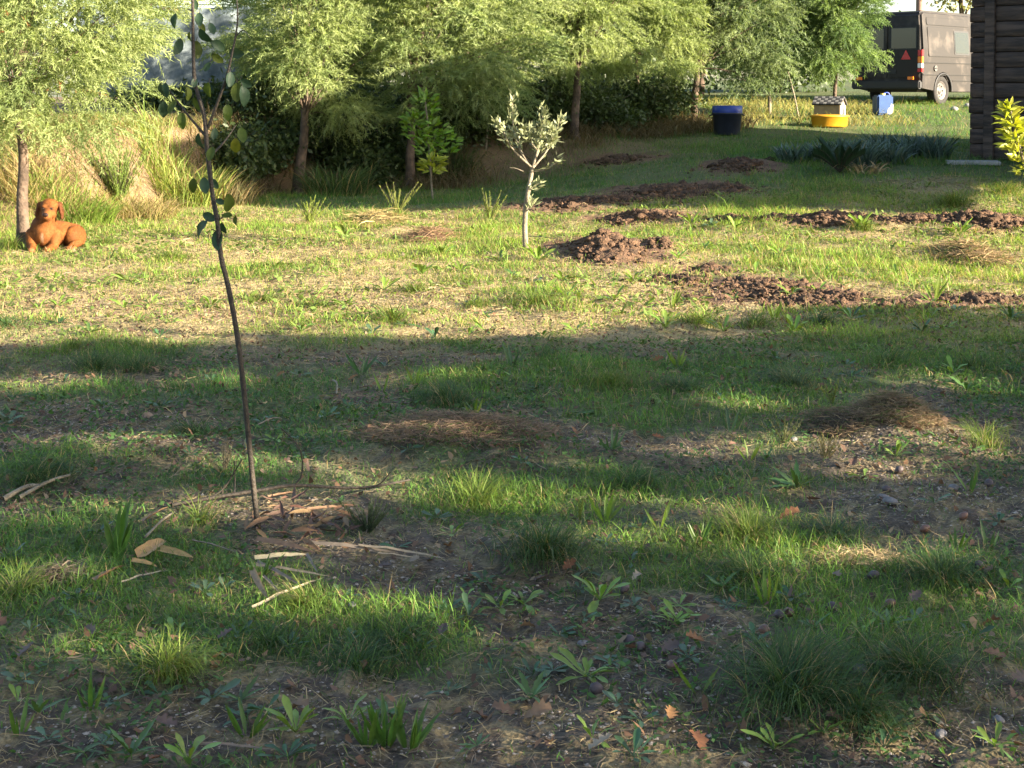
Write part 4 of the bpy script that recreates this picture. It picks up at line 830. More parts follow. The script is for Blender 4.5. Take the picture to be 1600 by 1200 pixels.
# ------------------------------------------------------------------ dry leaf pile and split dry fronds at the sapling foot
DM = []
for k, cc in enumerate([(.14, .075, .045), (.10, .06, .043), (.19, .115, .06), (.24, .19, .12)]):
    me = leaf_mesh('dry_leaf', .13, .026, 'lance', .25 * (-1) ** k, .6, 8, seed=120 + k); me.materials.append(leafmat('dry_leaf', cc, .12, .65, .25, (1.1, .9, .6), .25)); DM.append(me)
PILE = []
for i in range(52):
    a = random.random() * 6.28; s = math.sqrt(random.random()); px = 468 + math.cos(a) * 92 * s; py = 828 + math.sin(a) * 36 * s
    p = GP(px, py); b = random.random() * 6.28
    o = place_leaf('dry_leaf', DM[i % 3], p + Vector((0, 0, .02 + .03 * random.random())), Vector((math.cos(b), math.sin(b), random.gauss(0, .15))), Vector((random.gauss(0, .4), random.gauss(-.3, .4), 1)), None, random.uniform(.45, .95))
    tag(o, None, 'leaf', 'rusty dry leaves piled at the sapling foot'); PILE.append((o, ['rusty', 'brown', 'ochre'][i % 3] + ' dry litter leaf', px, py))
label_set(PILE, 'leaf')
FRM = []
for k, (cc, L, Wd) in enumerate([((.34, .28, .18), .34, .042), ((.30, .24, .16), .38, .018), ((.24, .15, .085), .30, .040), ((.2, .16, .12), .34, .022), ((.36, .24, .10), .22, .05)]):
    me = leaf_mesh('dry_frond', L, Wd, 'strap', .10, .9, 10, seed=140 + k); me.materials.append(leafmat('dry_frond', cc, .1, .6, .25, (1.05, .95, .7), .15)); FRM.append(me)
FR = []
for (x0, y0, x1, y1, k, lb) in [(398, 887, 482, 878, 0, 'broad pale dry frond strip, largest of those beside the sapling foot'), (480, 880, 494, 906, 3, 'short pale dry strip folded down at the end of the broad frond'), (400, 897, 515, 912, 1, 'thin dry strip below the broad pale frond'), (402, 893, 470, 925, 3, 'dry strip slanting down from the broad pale frond'),
    (396, 905, 414, 948, 2, 'brown dry strip pointing towards the camera'), (412, 915, 436, 938, 3, 'thin grey strip beside the strip pointing at the camera'), (395, 965, 510, 908, 1, 'thin dry stalk slanting up below the broad frond'), (560, 866, 695, 880, 1, 'long thin dry strip right of the litter pile'), (480, 862, 620, 872, 3, 'long grey dry strip along the litter pile'), (590, 878, 660, 884, 1, 'short dry strip under the long thin one'),
    (400, 858, 490, 872, 2, 'brown dry strip just below the sapling foot'), (215, 885, 262, 853, 4, 'ochre curled frond end standing up beside the sword-leaved clump'), (250, 872, 300, 884, 4, 'ochre dry strip right of the curled frond end'), (150, 922, 195, 892, 2, 'brown dry strip left of the ochre strips'), (205, 892, 245, 898, 4, 'yellow dry strip end below the curled frond'), (190, 925, 268, 898, 1, 'thin dry stalk below the yellow strip end'),
    (300, 858, 370, 872, 3, 'grey dry strip between the sword-leaved clump and the sapling foot'), (225, 828, 262, 800, 2, 'brown dry strip lying behind the sword-leaved clump'), (420, 790, 470, 778, 2, 'brown dry strip lying behind the sapling foot'), (300, 1182, 430, 1186, 3, 'dark dry pod-like strip at the bottom edge'), (480, 810, 540, 802, 2, 'rusty dry strip at the back of the litter pile')]:
    p = GP(x0, y0) + Vector((0, 0, .03)); q_ = GP(x1, y1) + Vector((0, 0, .035)); 
    o = place_leaf('dry_frond_strip', FRM[k], p, q_ - p, Vector((random.gauss(0, .3), random.gauss(-.5, .3), 1)), None, (q_ - p).length / [.34, .38, .30, .34, .22][k]); o['label'] = lb; o['category'] = 'dry frond'; o['group'] = 'dry frond strips'
    sc = o.scale.x; o.scale = (min(.9, max(.45, sc * .75)), sc, min(.8, max(.4, sc * .7)))
# fallen branch
def groundpts(pp, lift): return [GP(a, b_) + Vector((0, 0, l_)) for (a, b_), l_ in zip(pp, lift)]
fb = groundpts([(268, 797), (330, 790), (405, 786), (460, 782), (560, 782), (640, 765)], [.02, .03, .05, .06, .05, .04]); o0 = fb[0].copy()
br = tag(empty('fallen_branch', o0), 'thin dark fallen branch lying behind the slim sapling foot', 'branch')
v, q = tube(resample([x - o0 for x in fb], 22), [.004 + .0045 * math.sin(math.pi * min(1, .25 + i / 28)) for i in range(22)], 6, .15); link('stick', mesh_np('stick', v, quads=q, smooth=True), M_TWIG, br)
base = GP(460, 782)
for tip in [[(460, 782, .06), (472, 740, .10), (468, 700, .16), (438, 668, .12)], [(330, 790, .03), (352, 760, .06), (378, 718, .08)], [(365, 788, .04), (367, 760, .10), (366, 720, .12)], [(560, 782, .05), (590, 758, .06), (610, 738, .08)]]:
    pts = [AT(a, b_, base.y) - o0 for a, b_, l_ in tip]; pts[0] = GP(tip[0][0], tip[0][1]) + Vector((0, 0, tip[0][2])) - o0
    v, q = tube(resample(pts, 9), [.0045 - .0003 * i for i in range(9)], 5); link('twig', mesh_np('twig', v, quads=q), M_TWIG, br)
STICK = []
for (x0, y0, x1, y1, r_) in [(5, 788, 60, 768, .012), (30, 785, 110, 752, .009), (400, 672, 440, 662, .005), (820, 372, 880, 380, .006), (225, 850, 270, 812, .006), (520, 600, 526, 622, .006)]:
    a, b_ = GP(x0, y0) + Vector((0, 0, .02)), GP(x1, y1) + Vector((0, 0, .025)); v, q = tube(resample([Vector((0, 0, 0)), (b_ - a) * .5 + Vector((.01, .02, .015)), b_ - a], 8), [r_ * (1 - .06 * i) for i in range(8)], 6, .2)
    o = link('dead_stick', mesh_np('dead_stick', v, quads=q), M_PALEBARK, None, a); tag(o, None, 'stick', 'loose dead sticks'); STICK.append((o, 'short grey dead stick', (x0 + x1) / 2, (y0 + y1) / 2))
label_set(STICK, 'stick')

# ------------------------------------------------------------------ hay and mulch mounds
def hay_heap(label, px, py, rx, ry, h, n, cA, cB, L=.065, w=.0022, group='heaps of dry mown grass'):
    c = ell(px, py, rx, ry); z0 = gzf(c[0], c[1]); t = tag(empty('hay_heap', (c[0], c[1], z0)), label, 'hay', group)
    a = rng.random(n) * 6.283; s = np.sqrt(rng.random(n)); bx = np.cos(a) * s * c[2]; by = np.sin(a) * s * c[3]
    zz = h * np.exp(-(s * 1.5) ** 2) * (.7 + .5 * vnoise(bx + c[0], by + c[1], 6, 401)) + gz(bx + c[0], by + c[1]) - z0
    kk = rng.random((n, 1)); cc = (np.array(cA) * (1 - kk) + np.array(cB) * kk) * (.6 + .7 * rng.random((n, 1))); gr_ = rng.random(n) < .12; cc[gr_] = np.array([.08, .12, .03])
    v, f, col_ = lying(np.zeros(n), np.zeros(n), L * (.4 + rng.random(n)), w * (.7 + .6 * rng.random(n)), cc, tilt=.14)
    off = np.repeat(np.stack([bx, by, zz - gzf(0, 0) + .0], 1), 5, 0); link('straw', mesh_np('straw', v + off, f, colors=col_), M_DRY, t)
    gx, gy = np.meshgrid(np.linspace(-1.2, 1.2, 31), np.linspace(-1.2, 1.2, 31)); s2 = np.sqrt(gx ** 2 + gy ** 2).ravel(); mx, my = (gx.ravel() * c[2], gy.ravel() * c[3])
    mz = h * np.exp(-(s2 * 1.5) ** 2) * (.7 + .5 * vnoise(mx + c[0], my + c[1], 6, 401)) + gz(mx + c[0], my + c[1]) - z0 - .012 - .05 * sstep(.8, 1.2, s2)
    i_ = (np.arange(30)[:, None] * 31 + np.arange(30)[None]).ravel()
    link('mound', mesh_np('mound', np.stack([mx, my, mz], 1), quads=np.stack([i_, i_ + 1, i_ + 32, i_ + 31], 1), colors=np.repeat(np.array([np.array(cA) * .45]), 961, 0), smooth=True), M_SOIL, t)
hay_heap('long low heap of brown mulch and dry grass in the middle of the shade', 715, 694, 165, 30, .045, 6500, (.14, .095, .065), (.27, .19, .12))
hay_heap('rounded brown hay mound at the right in the shade', 1395, 668, 80, 22, .09, 5000, (.15, .105, .065), (.30, .22, .125))
hay_heap('flat brown hay patch left of the rounded hay mound', 1310, 672, 60, 20, .05, 1300, (.12, .085, .055), (.22, .16, .09))
hay_heap('pale sunlit heap of dry grass near the right edge', 1515, 400, 55, 15, .12, 1500, (.22, .15, .08), (.36, .27, .14), w=.006, L=.2)
hay_heap('small reddish heap of dry grass left of the olive', 672, 372, 40, 11, .11, 900, (.22, .13, .08), (.34, .23, .13), w=.006, L=.2)
hay_heap('pale dry grass heap by the weed left of the citrus', 590, 345, 45, 12, .12, 900, (.3, .23, .1), (.4, .32, .15), w=.007, L=.25)
hay_heap('grey-brown grass litter in front of the sword-leaved clump', 80, 915, 60, 16, .04, 800, (.15, .12, .09), (.24, .19, .13))
hay_heap('flat pale straw patch catching sun at the right', 1345, 878, 70, 16, .015, 1100, (.30, .22, .12), (.42, .33, .18))

# ------------------------------------------------------------------ dug soil heaps made of clods
_ico = bmesh.new(); bmesh.ops.create_icosphere(_ico, subdivisions=1, radius=1); ICV = np.array([tuple(v.co) for v in _ico.verts]); ICF = np.array([[v.index for v in f_.verts] for f_ in _ico.faces]); _ico.free()
def soil_heap(label, px, py, rx, ry, h, n, s, cA=(.12, .07, .041), cB=(.045, .029, .019), group='heaps of dug soil'):
    c = ell(px, py, rx, ry); z0 = gzf(c[0], c[1]); h *= .58 if 'tallest' not in label else .8; s *= .6; n = int(n * 2.0)
    t = tag(empty('soil_heap', (c[0], c[1], z0)), label, 'soil', group)
    def prof(bx, by, q): return gz(bx + c[0], by + c[1]) - z0 + h * np.clip(1 - q ** 1.3, 0, 1) * (.25 + 1.3 * fbm(bx + c[0], by + c[1], 5, 501, 3)) + .05 * (fbm(bx + c[0], by + c[1], 16, 507, 3) - .5)
    gx, gy = np.meshgrid(np.linspace(-1.1, 1.1, 61), np.linspace(-1.1, 1.1, 41)); q = np.sqrt(gx ** 2 + gy ** 2).ravel(); mx, my = gx.ravel() * c[2], gy.ravel() * c[3]
    mz = prof(mx, my, q) - .07 * sstep(.55, .9, q + .8 * (fbm(mx + c[0], my + c[1], 4, 511, 2) - .5)) - .006
    i_ = (np.arange(40)[:, None] * 61 + np.arange(60)[None]).ravel(); kk = fbm(mx + c[0], my + c[1], 7, 521, 3)[:, None]
    link('mound', mesh_np('mound', np.stack([mx, my, mz], 1), quads=np.stack([i_, i_ + 1, i_ + 62, i_ + 61], 1), colors=np.array(cB) * (1 - kk) + np.array(cA) * kk, smooth=False), M_SOIL, t)
    a = rng.random(n) * 6.283; q = np.minimum(np.abs(rng.normal(0, .62, n)), 1.9) * (.6 + .8 * vnoise(np.cos(a) * 2 + px, np.sin(a) * 2 + py, 1.3, 531)); bx = np.cos(a) * q * c[2]; by = np.sin(a) * q * c[3]
    sz = s * np.exp(np.clip(rng.normal(-.25, .75, n), -1.8, 1.1)); zz = prof(bx, by, q) - .3 * sz
    V = ICV[None] * sz[:, None, None] * (.5 + 1.0 * rng.random((n, len(ICV), 1))) * np.stack([.7 + .7 * rng.random(n), .7 + .7 * rng.random(n), .45 + .5 * rng.random(n)], 1)[:, None] + np.stack([bx, by, zz], 1)[:, None]
    k = rng.random((n, 1)); cc = np.array(cA) * (1 - k) + np.array(cB) * k
    o = link('clods', mesh_np('clods', V.reshape(-1, 3), (np.arange(n)[:, None, None] * len(ICV) + ICF[None]).reshape(-1, 3), colors=np.repeat(cc, len(ICV), 0)), M_SOIL, t); o['kind'] = 'stuff'
    return t
soil_heap('tallest dark heap of freshly dug soil right of the olive', 945, 398, 72, 20, .17, 520, .030)
soil_heap('small crumbly soil heap just right of the tallest dug heap', 1030, 388, 32, 9, .09, 150, .026)
soil_heap('lone round soil clod patch in front of the tallest dug heap', 945, 416, 22, 5, .05, 50, .026)
soil_heap('low crumbled soil patch further right of the tallest dug heap', 1110, 426, 42, 9, .06, 200, .026)
soil_heap('wide dug soil strip half in shade in the middle right', 1200, 456, 110, 14, .06, 650, .024)
soil_heap('crumbled soil heap at the right end of the wide dug strip', 1315, 466, 50, 10, .07, 260, .026)
soil_heap('low dug soil near the right edge at the shade line', 1520, 470, 80, 10, .06, 360, .026)
soil_heap('sunlit soil ridge along the far shade line right of centre', 1310, 352, 85, 8, .14, 480, .035)
soil_heap('sunlit soil ridge along the far shade line at the right edge', 1540, 358, 75, 9, .16, 480, .038)
soil_heap('sunlit crumbly soil ridge behind the tallest dug heap', 1000, 343, 70, 7, .10, 360, .032)
soil_heap('small sunlit soil lumps on the far shade line above the weeds', 1140, 345, 50, 6, .08, 200, .030)
soil_heap('sunlit broken soil strip between the two right soil ridges', 1425, 353, 75, 6, .09, 380, .032)
soil_heap('thin soil strip just right of the small soil lumps', 1215, 349, 45, 5, .08, 200, .030)
soil_heap('shaded broken soil strip right behind the olive strip', 965, 320, 75, 6, .08, 320, .036)
soil_heap('shaded soil lumps right of the broad shaded dug soil', 1130, 296, 50, 7, .09, 260, .038)
soil_heap('broken soil crumbs left of the wide dug strip', 1065, 442, 60, 8, .05, 300, .024)
soil_heap('half-shaded soil crumbs in front of the wide dug strip', 1255, 474, 75, 8, .05, 340, .024)
soil_heap('half-shaded soil crumbs left of the maize-like sprout', 1415, 482, 65, 9, .05, 320, .024)
soil_heap('shaded dug soil mound nearest the spiky palm', 1155, 266, 42, 10, .16, 300, .040)
soil_heap('broad shaded dug soil behind the sunlit ridge', 1050, 304, 75, 10, .12, 420, .040)
soil_heap('shaded dug soil strip behind the olive trunk', 885, 326, 80, 8, .10, 380, .038)
soil_heap('shaded dug soil at the foot of the tree right of the olive', 965, 255, 45, 6, .12, 240, .040)

# ------------------------------------------------------------------ dark log shed
SR = AT(1522, 243, 24.0); SR.z = gzf(SR.x, SR.y) - .02
M_PLANK = simple('charred_plank', (.082, .056, .043), .75, c2=(.022, .016, .013), nscale=3.2, bump=.8, bscale=18)
M_PLANK2 = simple('weathered_plank', (.13, .09, .065), .8, c2=(.05, .037, .03), nscale=3.0, bump=.8, bscale=18)
for m_ in (M_PLANK, M_PLANK2):
    nt = m_.node_tree; mp = nt.nodes.new('ShaderNodeMapping'); mp.inputs['Scale'].default_value = (.6, 3, 5)
    tcn = next(q for q in nt.nodes if q.type == 'TEX_COORD')
    oi = nt.nodes.new('ShaderNodeObjectInfo'); av = nt.nodes.new('ShaderNodeVectorMath'); av.operation = 'ADD'; nt.links.new(tcn.outputs['Object'], av.inputs[0]); nt.links.new(oi.outputs['Random'], av.inputs[1]); nt.links.new(av.outputs['Vector'], mp.inputs['Vector'])
    for q in nt.nodes:
        if q.type == 'TEX_NOISE': nt.links.new(mp.outputs['Vector'], q.inputs['Vector'])
M_ROOF = simple('shed_roof', (.12, .07, .05), .8, noise=.4, nscale=6)
M_CONC = simple('concrete', (.33, .32, .30), .9, noise=.3, nscale=8, bump=.3)
shed_rz = R(-43)
shed = tag(empty('log_shed', SR, shed_rz), 'dark wooden shed with horizontal planks at the right edge', 'shed')
HS = 3.45; SW, SD = 4.0, 5.0; ph = .245
bmi = bmesh.new(); box(bmi, (SW / 2 - .01, SD / 2 + .004, HS / 2), (SW + .08, SD - .02, HS - .04)); link('wall_core', bm_mesh(bmi, 'wall_core'), M_PLANK, shed)
def plank_mesh(L, seed):
    bm = bmesh.new(); nx_ = 14; r = random.Random(seed)
    bmesh.ops.create_grid(bm, x_segments=nx_, y_segments=1, size=.5); bm.free()
    V = []; Q = []
    prof = [(0, .0), (-.040, .004), (-.055, .015), (-.055, ph - .016), (-.040, ph - .007), (0, ph - .004)]
    for i in range(nx_ + 1):
        x_ = L * i / nx_
        for (yy, zz) in prof: V.append((x_, yy + r.gauss(0, .0025), zz + r.gauss(0, .002)))
    m_ = len(prof)
    for i in range(nx_):
        for j in range(m_ - 1): Q.append((i * m_ + j, (i + 1) * m_ + j, (i + 1) * m_ + j + 1, i * m_ + j + 1))
    Q.append(tuple([0, 5, 4, 1])); Q.append((1, 4, 3, 2)); e = nx_ * m_; Q.append((e, e + 1, e + 4, e + 5)); Q.append((e + 1, e + 2, e + 3, e + 4))
    return mesh_np('plank', np.array(V), quads=np.array(Q))
PM = [plank_mesh(SW + .12, s) for s in range(3)]; PS = [plank_mesh(SD, s + 5) for s in range(2)]
for me in PM: me.materials.append(M_PLANK)
for me in PS: me.materials.append(M_PLANK2)
for i in range(int(HS / ph)):
    o = link('plank', PM[i % 3], None, shed, (-.06 + random.uniform(-.015, .015), 0, i * ph)); o.rotation_euler = (0, random.gauss(0, .001), 0)
    o = link('plank', PS[i % 2], None, shed, (0, SD, i * ph + .004)); o.rotation_euler = (0, 0, -math.pi / 2)
for (px_off, wd) in [(.20, .17), (1.9, .15), (3.6, .15)]:
    bm = bmesh.new(); box(bm, (px_off + wd / 2, -.085, HS / 2), (wd, .055, HS), bevel=.008); link('post', bm_mesh(bm, 'post'), M_PLANK, shed)
bm = bmesh.new()
v_ = [bm.verts.new(c) for c in [(-.45, -.5, HS - .02), (SW + .4, -.5, HS - .02), (SW + .4, SD + .4, HS - .02), (-.45, SD + .4, HS - .02), (-.45, -.5, HS + .08), (SW + .4, -.5, HS + .08), (SW + .4, SD + .4, HS + .08), (-.45, SD + .4, HS + .08), (-.45, SD / 2, HS + .5), (SW + .4, SD / 2, HS + .5)]]
for fc in [(0, 3, 2, 1), (0, 1, 5, 4), (2, 3, 7, 6), (4, 5, 9, 8), (6, 7, 8, 9), (0, 4, 8, 7, 3), (1, 2, 6, 9, 5)]: bm.faces.new([v_[k] for k in fc])
link('roof', bm_mesh(bm, 'roof'), M_ROOF, shed)
sl = AT(1520, 247, 23.2); bm = bmesh.new(); box(bm, (0, 0, -.02), (.8, .5, .06), bevel=.01)
o = link('concrete_slab', bm_mesh(bm, 'concrete_slab'), M_CONC, None, (sl.x, sl.y, gzf(sl.x, sl.y) + .035)); o.rotation_euler = (0, 0, R(-12)); tag(o, 'flat concrete step slab at the foot of the dark shed', 'slab')

# house standing to the right outside the picture: its shadow crosses the plot; the unseen open porch is shaped to pass sun to the right
M_HW = simple('house_render', (.55, .50, .42), .9, noise=.15, nscale=4)
hx0, hx1, hy0, hym, hy1, hh_ = 10.6, 17.5, 15.3, 18.2, 20.6, 5.85
house = tag(empty('house', (hx0, hy0, gzf(hx0, hy0))), 'plain rendered house outside the right edge with an added porch shaped to let sun through', 'house')
for nm_, c_, s_ in [('wall', ((hx1 - hx0) / 2, (hym + hy1) / 2 - hy0, 1.0), (hx1 - hx0, hy1 - hym, 2.1)), ('upper_floor', ((hx1 - hx0) / 2, (hym + hy1) / 2 - hy0, 2.05 + (hh_ - 2.05) / 2), (hx1 - hx0 - .004, hy1 - hym - .004, hh_ - 2.05)), ('porch_shade_wall', (.4, (hym - hy0) / 2, 2.05 + (hh_ - 2.05) / 2), (.8, hym - hy0, hh_ - 2.05)), ('roof', ((hx1 - hx0) / 2, (hy1 - hy0) / 2, hh_ + .1), (hx1 - hx0 + .3, hy1 - hy0 + .3, .2)),
                    ('door', (-.01, 4.0, 1.0), (.06, .9, 2.0)), ('window', (-.01, 2.0, 3.9), (.06, 1.2, 1.2)), ('window', (-.01, 4.2, 3.9), (.06, 1.0, 1.2))]:
    bm = bmesh.new(); box(bm, c_, s_); link(nm_, bm_mesh(bm, nm_), M_HW if nm_ in ('wall', 'upper_floor', 'porch_shade_wall') else M_ROOF, house)
for k_ in (0.15, 3.4, 6.7):
    bm = bmesh.new(); box(bm, (k_, .15, 1.0), (.14, .14, 2.1)); link('porch_post', bm_mesh(bm, 'porch_post'), M_ROOF, house)

# ------------------------------------------------------------------ van
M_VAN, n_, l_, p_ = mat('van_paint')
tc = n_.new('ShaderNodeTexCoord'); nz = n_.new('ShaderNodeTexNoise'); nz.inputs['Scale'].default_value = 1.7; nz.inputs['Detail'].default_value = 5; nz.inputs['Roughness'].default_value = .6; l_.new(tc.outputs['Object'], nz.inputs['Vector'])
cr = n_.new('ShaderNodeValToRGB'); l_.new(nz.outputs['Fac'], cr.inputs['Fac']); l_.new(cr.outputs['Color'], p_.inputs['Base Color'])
cr.color_ramp.elements[0].position = .52; cr.color_ramp.elements[0].color = (.021, .018, .0168, 1); cr.color_ramp.elements[1].position = .66; cr.color_ramp.elements[1].color = (.06, .050, .043, 1)  # pale tan patches imitate reflections in the paint colour
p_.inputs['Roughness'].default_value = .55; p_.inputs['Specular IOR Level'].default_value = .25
M_BLK = simple('black_plastic', (.018, .018, .02), .55); M_TYRE = simple('tyre_rubber', (.022, .02, .019), .85, noise=.4, nscale=14)
M_STEEL = simple('steel_rim', (.12, .11, .105), .55, .3, noise=.4, nscale=14); M_GLASS = simple('van_glass', (.03, .034, .03), .12, 0, .5)
M_RED = simple('red_lens', (.45, .015, .02), .25); M_ORG = simple('orange_lens', (.75, .20, .015), .25); M_WHT = simple('white_lens', (.75, .74, .72), .3); M_SEAM = simple('van_seam', (.012, .012, .012), .8)
VC = AT(1440, 166, 35.4); VC.z = gzf(VC.x, VC.y)
va = R(45); fwd = Vector((math.cos(va), math.sin(va), 0))
# local frame: +x forward, -y the right-hand side that faces the camera; the origin is the rear right corner on the ground
van = tag(empty('van', (VC.x, VC.y, VC.z), va), 'dark grey panel van with reflection patches painted on its side parked behind the shed', 'van')
VWID, VL, VH = 1.85, 4.9, 2.28
def arch(cx, r, z0, n=10): return [(cx + r * math.cos(math.pi - math.pi * i / n), z0 + r * math.sin(math.pi - math.pi * i / n)) for i in range(n + 1)]
prof = [(0.0, .48)] + [(.02, .42), (.62, .36)] + arch(1.0, .40, .36) + [(1.45, .34), (3.35, .34)] + arch(3.8, .40, .36) + [(4.3, .36), (4.85, .42), (4.9, .75), (4.75, 1.05), (3.95, 1.30), (3.3, 2.14), (3.05, 2.25), (.18, VH), (.06, 2.22), (.02, 1.4)]
bm = bmesh.new(); va_ = [bm.verts.new((x_, 0, z_)) for x_, z_ in prof]; vb_ = [bm.verts.new((x_, VWID, z_)) for x_, z_ in prof]
bm.faces.new(va_); bm.faces.new(list(reversed(vb_)))
for i in range(len(prof)):
    j = (i + 1) % len(prof); bm.faces.new((va_[j], va_[i], vb_[i], vb_[j]))
for v in bm.verts:
    t_ = max(0, (v.co.z - 1.15) / 1.13); inset = .10 * t_ ** 1.4; v.co.y += inset if v.co.y < VWID / 2 else -inset
bm.normal_update()
es = [e for e in bm.edges if len(e.link_faces) == 2 and e.calc_face_angle(0) > R(50) and all(v.co.z > .47 for v in e.verts)]
bmesh.ops.bevel(bm, geom=es, offset=.055, segments=3, affect='EDGES')
bmesh.ops.recalc_face_normals(bm, faces=bm.faces)
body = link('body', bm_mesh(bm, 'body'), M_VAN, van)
def vpart(name, boxes, m_, parent=None, bevel=.006):
    bm = bmesh.new()
    for c_, s_ in boxes: box(bm, c_, s_, bevel=bevel)
    return link(name, bm_mesh(bm, name), m_, parent or van)
def sidey(z): return .10 * max(0, (z - 1.15) / 1.13) ** 1.4
def sidepanel(name, x0, x1, z0, z1, th, m_, parent=None):
    bm = bmesh.new(); r = .05; pts = []
    for (cx_, cz_, a0) in [(x1 - r, z1 - r, 0), (x0 + r, z1 - r, 90), (x0 + r, z0 + r, 180), (x1 - r, z0 + r, 270)]:
        for k in range(5): a = R(a0 + k * 22.5); pts.append((cx_ + r * math.cos(a), cz_ + r * math.sin(a)))
    A = [bm.verts.new((x_, sidey(z_) - th, z_)) for x_, z_ in pts]; B = [bm.verts.new((x_, sidey(z_) + .02, z_)) for x_, z_ in pts]
    bm.faces.new(A)
    for i in range(len(pts)):
        j = (i + 1) % len(pts); bm.faces.new((A[j], A[i], B[i], B[j]))
    bmesh.ops.recalc_face_normals(bm, faces=bm.faces); return link(name, bm_mesh(bm, name), m_, parent or van)
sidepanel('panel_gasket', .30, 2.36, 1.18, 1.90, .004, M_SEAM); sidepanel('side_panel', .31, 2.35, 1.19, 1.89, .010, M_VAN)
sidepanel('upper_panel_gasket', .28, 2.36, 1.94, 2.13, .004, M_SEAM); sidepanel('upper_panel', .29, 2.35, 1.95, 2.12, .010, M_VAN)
w_ = sidepanel('side_window', 1.55, 2.30, 1.24, 1.84, .016, M_BLK); sidepanel('pane', 1.59, 2.26, 1.28, 1.80, .020, M_GLASS, w_)
for z_, x0, x1 in [(1.03, .05, 3.4), (.74, .05, 3.4), (.60, 1.46, 3.3)]: vpart('moulding', [(((x0 + x1) / 2, -.004, z_), (x1 - x0, .022, .022))], M_SEAM)
vpart('door_seam', [((2.5, .012, 1.2), (.016, .04, 1.6))], M_SEAM)
bm = bmesh.new(); bmesh.ops.create_cone(bm, cap_ends=True, segments=20, radius1=.075, radius2=.07, depth=.03, matrix=Matrix.Translation((.62, -.012, .90)) @ Matrix.Rotation(R(90), 4, 'X')); fc_ = link('fuel_cap', bm_mesh(bm, 'fuel_cap'), M_STEEL, van)
vpart('cap_bar', [((.62, -.032, .90), (.10, .016, .03))], M_BLK, fc_)
# arch trim
tr_, q = tube([Vector((x_, -.006, z_)) for x_, z_ in arch(1.0, .42, .36, 14)], [.022] * 15, 6); link('arch_trim', mesh_np('arch_trim', tr_, quads=q), M_BLK, van)
# rear
rb = vpart('rear_bumper', [((-.06, VWID / 2, .50), (.16, VWID + .02, .20))], M_BLK, bevel=.03)
for yy in (.22, VWID - .22): vpart('rear_reflector', [((-.145, yy, .66), (.03, .16, .075))], M_ORG, rb)  # orange reflectors low on the rear, no lamps
for s_ in (0, 1):
    y0 = .06 if s_ == 0 else VWID / 2 + .01; y1 = VWID / 2 - .01 if s_ == 0 else VWID - .06; yc = (y0 + y1) / 2; w2 = y1 - y0
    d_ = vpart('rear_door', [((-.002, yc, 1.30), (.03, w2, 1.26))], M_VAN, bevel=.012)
    wf = vpart('window_frame', [((-.012, yc, 1.62), (.02, w2 - .12, .56))], M_BLK, d_); vpart('pane', [((-.020, yc, 1.62), (.012, w2 - .18, .50))], M_GLASS, d_)
vpart('door_handle', [((-.03, VWID / 2 + .06, 1.12), (.03, .10, .05))], M_BLK)
vpart('number_plate', [((-.022, VWID / 2, .82), (.012, .50, .11))], M_BLK)
for yy in (.04, VWID - .04):
    tl = vpart('tail_light', [((-.012, yy, 1.06), (.07, .12, .56))], M_BLK, bevel=.01)
    for z_, hh, m_ in [(1.26, .14, M_RED), (1.10, .15, M_ORG), (.96, .11, M_WHT), (.85, .09, M_RED)]: vpart('lens', [((-.02, yy - (.012 if yy < 1 else -.012), z_), (.082, .118, hh))], m_, tl)
bm = bmesh.new(); t3 = [bm.verts.new((-.03, .42 + dy, 1.20 + dz)) for dy, dz in ((-.13, -.09), (.13, -.09), (0, .14))]; t4 = [bm.verts.new((-.015, v.co.y, v.co.z)) for v in t3]
bm.faces.new(t3); 
for i in range(3): bm.faces.new((t3[i], t3[(i + 1) % 3], t4[(i + 1) % 3], t4[i]))
bmesh.ops.recalc_face_normals(bm, faces=bm.faces); link('warning_triangle', bm_mesh(bm, 'warning_triangle'), M_RED, van)
vpart('underbody', [((2.3, VWID / 2, .42), (4.2, VWID - .5, .18))], M_BLK)
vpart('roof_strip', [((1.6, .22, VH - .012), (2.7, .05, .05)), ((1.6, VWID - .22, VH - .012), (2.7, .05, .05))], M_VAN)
ws = vpart('windscreen', [((3.66, VWID / 2, 1.72), (.02, VWID - .3, .85))], M_GLASS); 
def lathe_y(prof_, n=28):
    V = []; Q = []
    for i in range(n):
        a = 2 * math.pi * i / n
        for r_, y_ in prof_: V.append((r_ * math.cos(a), y_, r_ * math.sin(a)))
    m_ = len(prof_)
    for i in range(n):
        for j in range(m_ - 1): Q.append((i * m_ + j, i * m_ + j + 1, ((i + 1) % n) * m_ + j + 1, ((i + 1) % n) * m_ + j))
    return np.array(V), np.array(Q)
tyre = lathe_y([(.20, -.07), (.215, -.10), (.31, -.105), (.335, -.08), (.34, 0), (.335, .08), (.31, .105), (.2, .10)]); rim = lathe_y([(.001, -.05), (.06, -.055), (.065, -.035), (.11, -.03), (.16, -.06), (.175, -.045), (.195, -.085), (.215, -.09), (.212, .05)])
TY = mesh_np('tyre', tyre[0], quads=tyre[1], smooth=True); RI = mesh_np('rim', rim[0], quads=rim[1], smooth=True); TY.materials.append(M_TYRE); RI.materials.append(M_STEEL)
hole = bmesh.new()
for i in range(8): bmesh.ops.create_cone(hole, cap_ends=True, segments=8, radius1=.018, radius2=.018, depth=.012, matrix=Matrix.Translation((.135 * math.cos(i * .785), -.047, .135 * math.sin(i * .785))) @ Matrix.Rotation(R(90), 4, 'X'))
HO = bm_mesh(hole, 'rim_holes'); HO.materials.append(M_BLK)
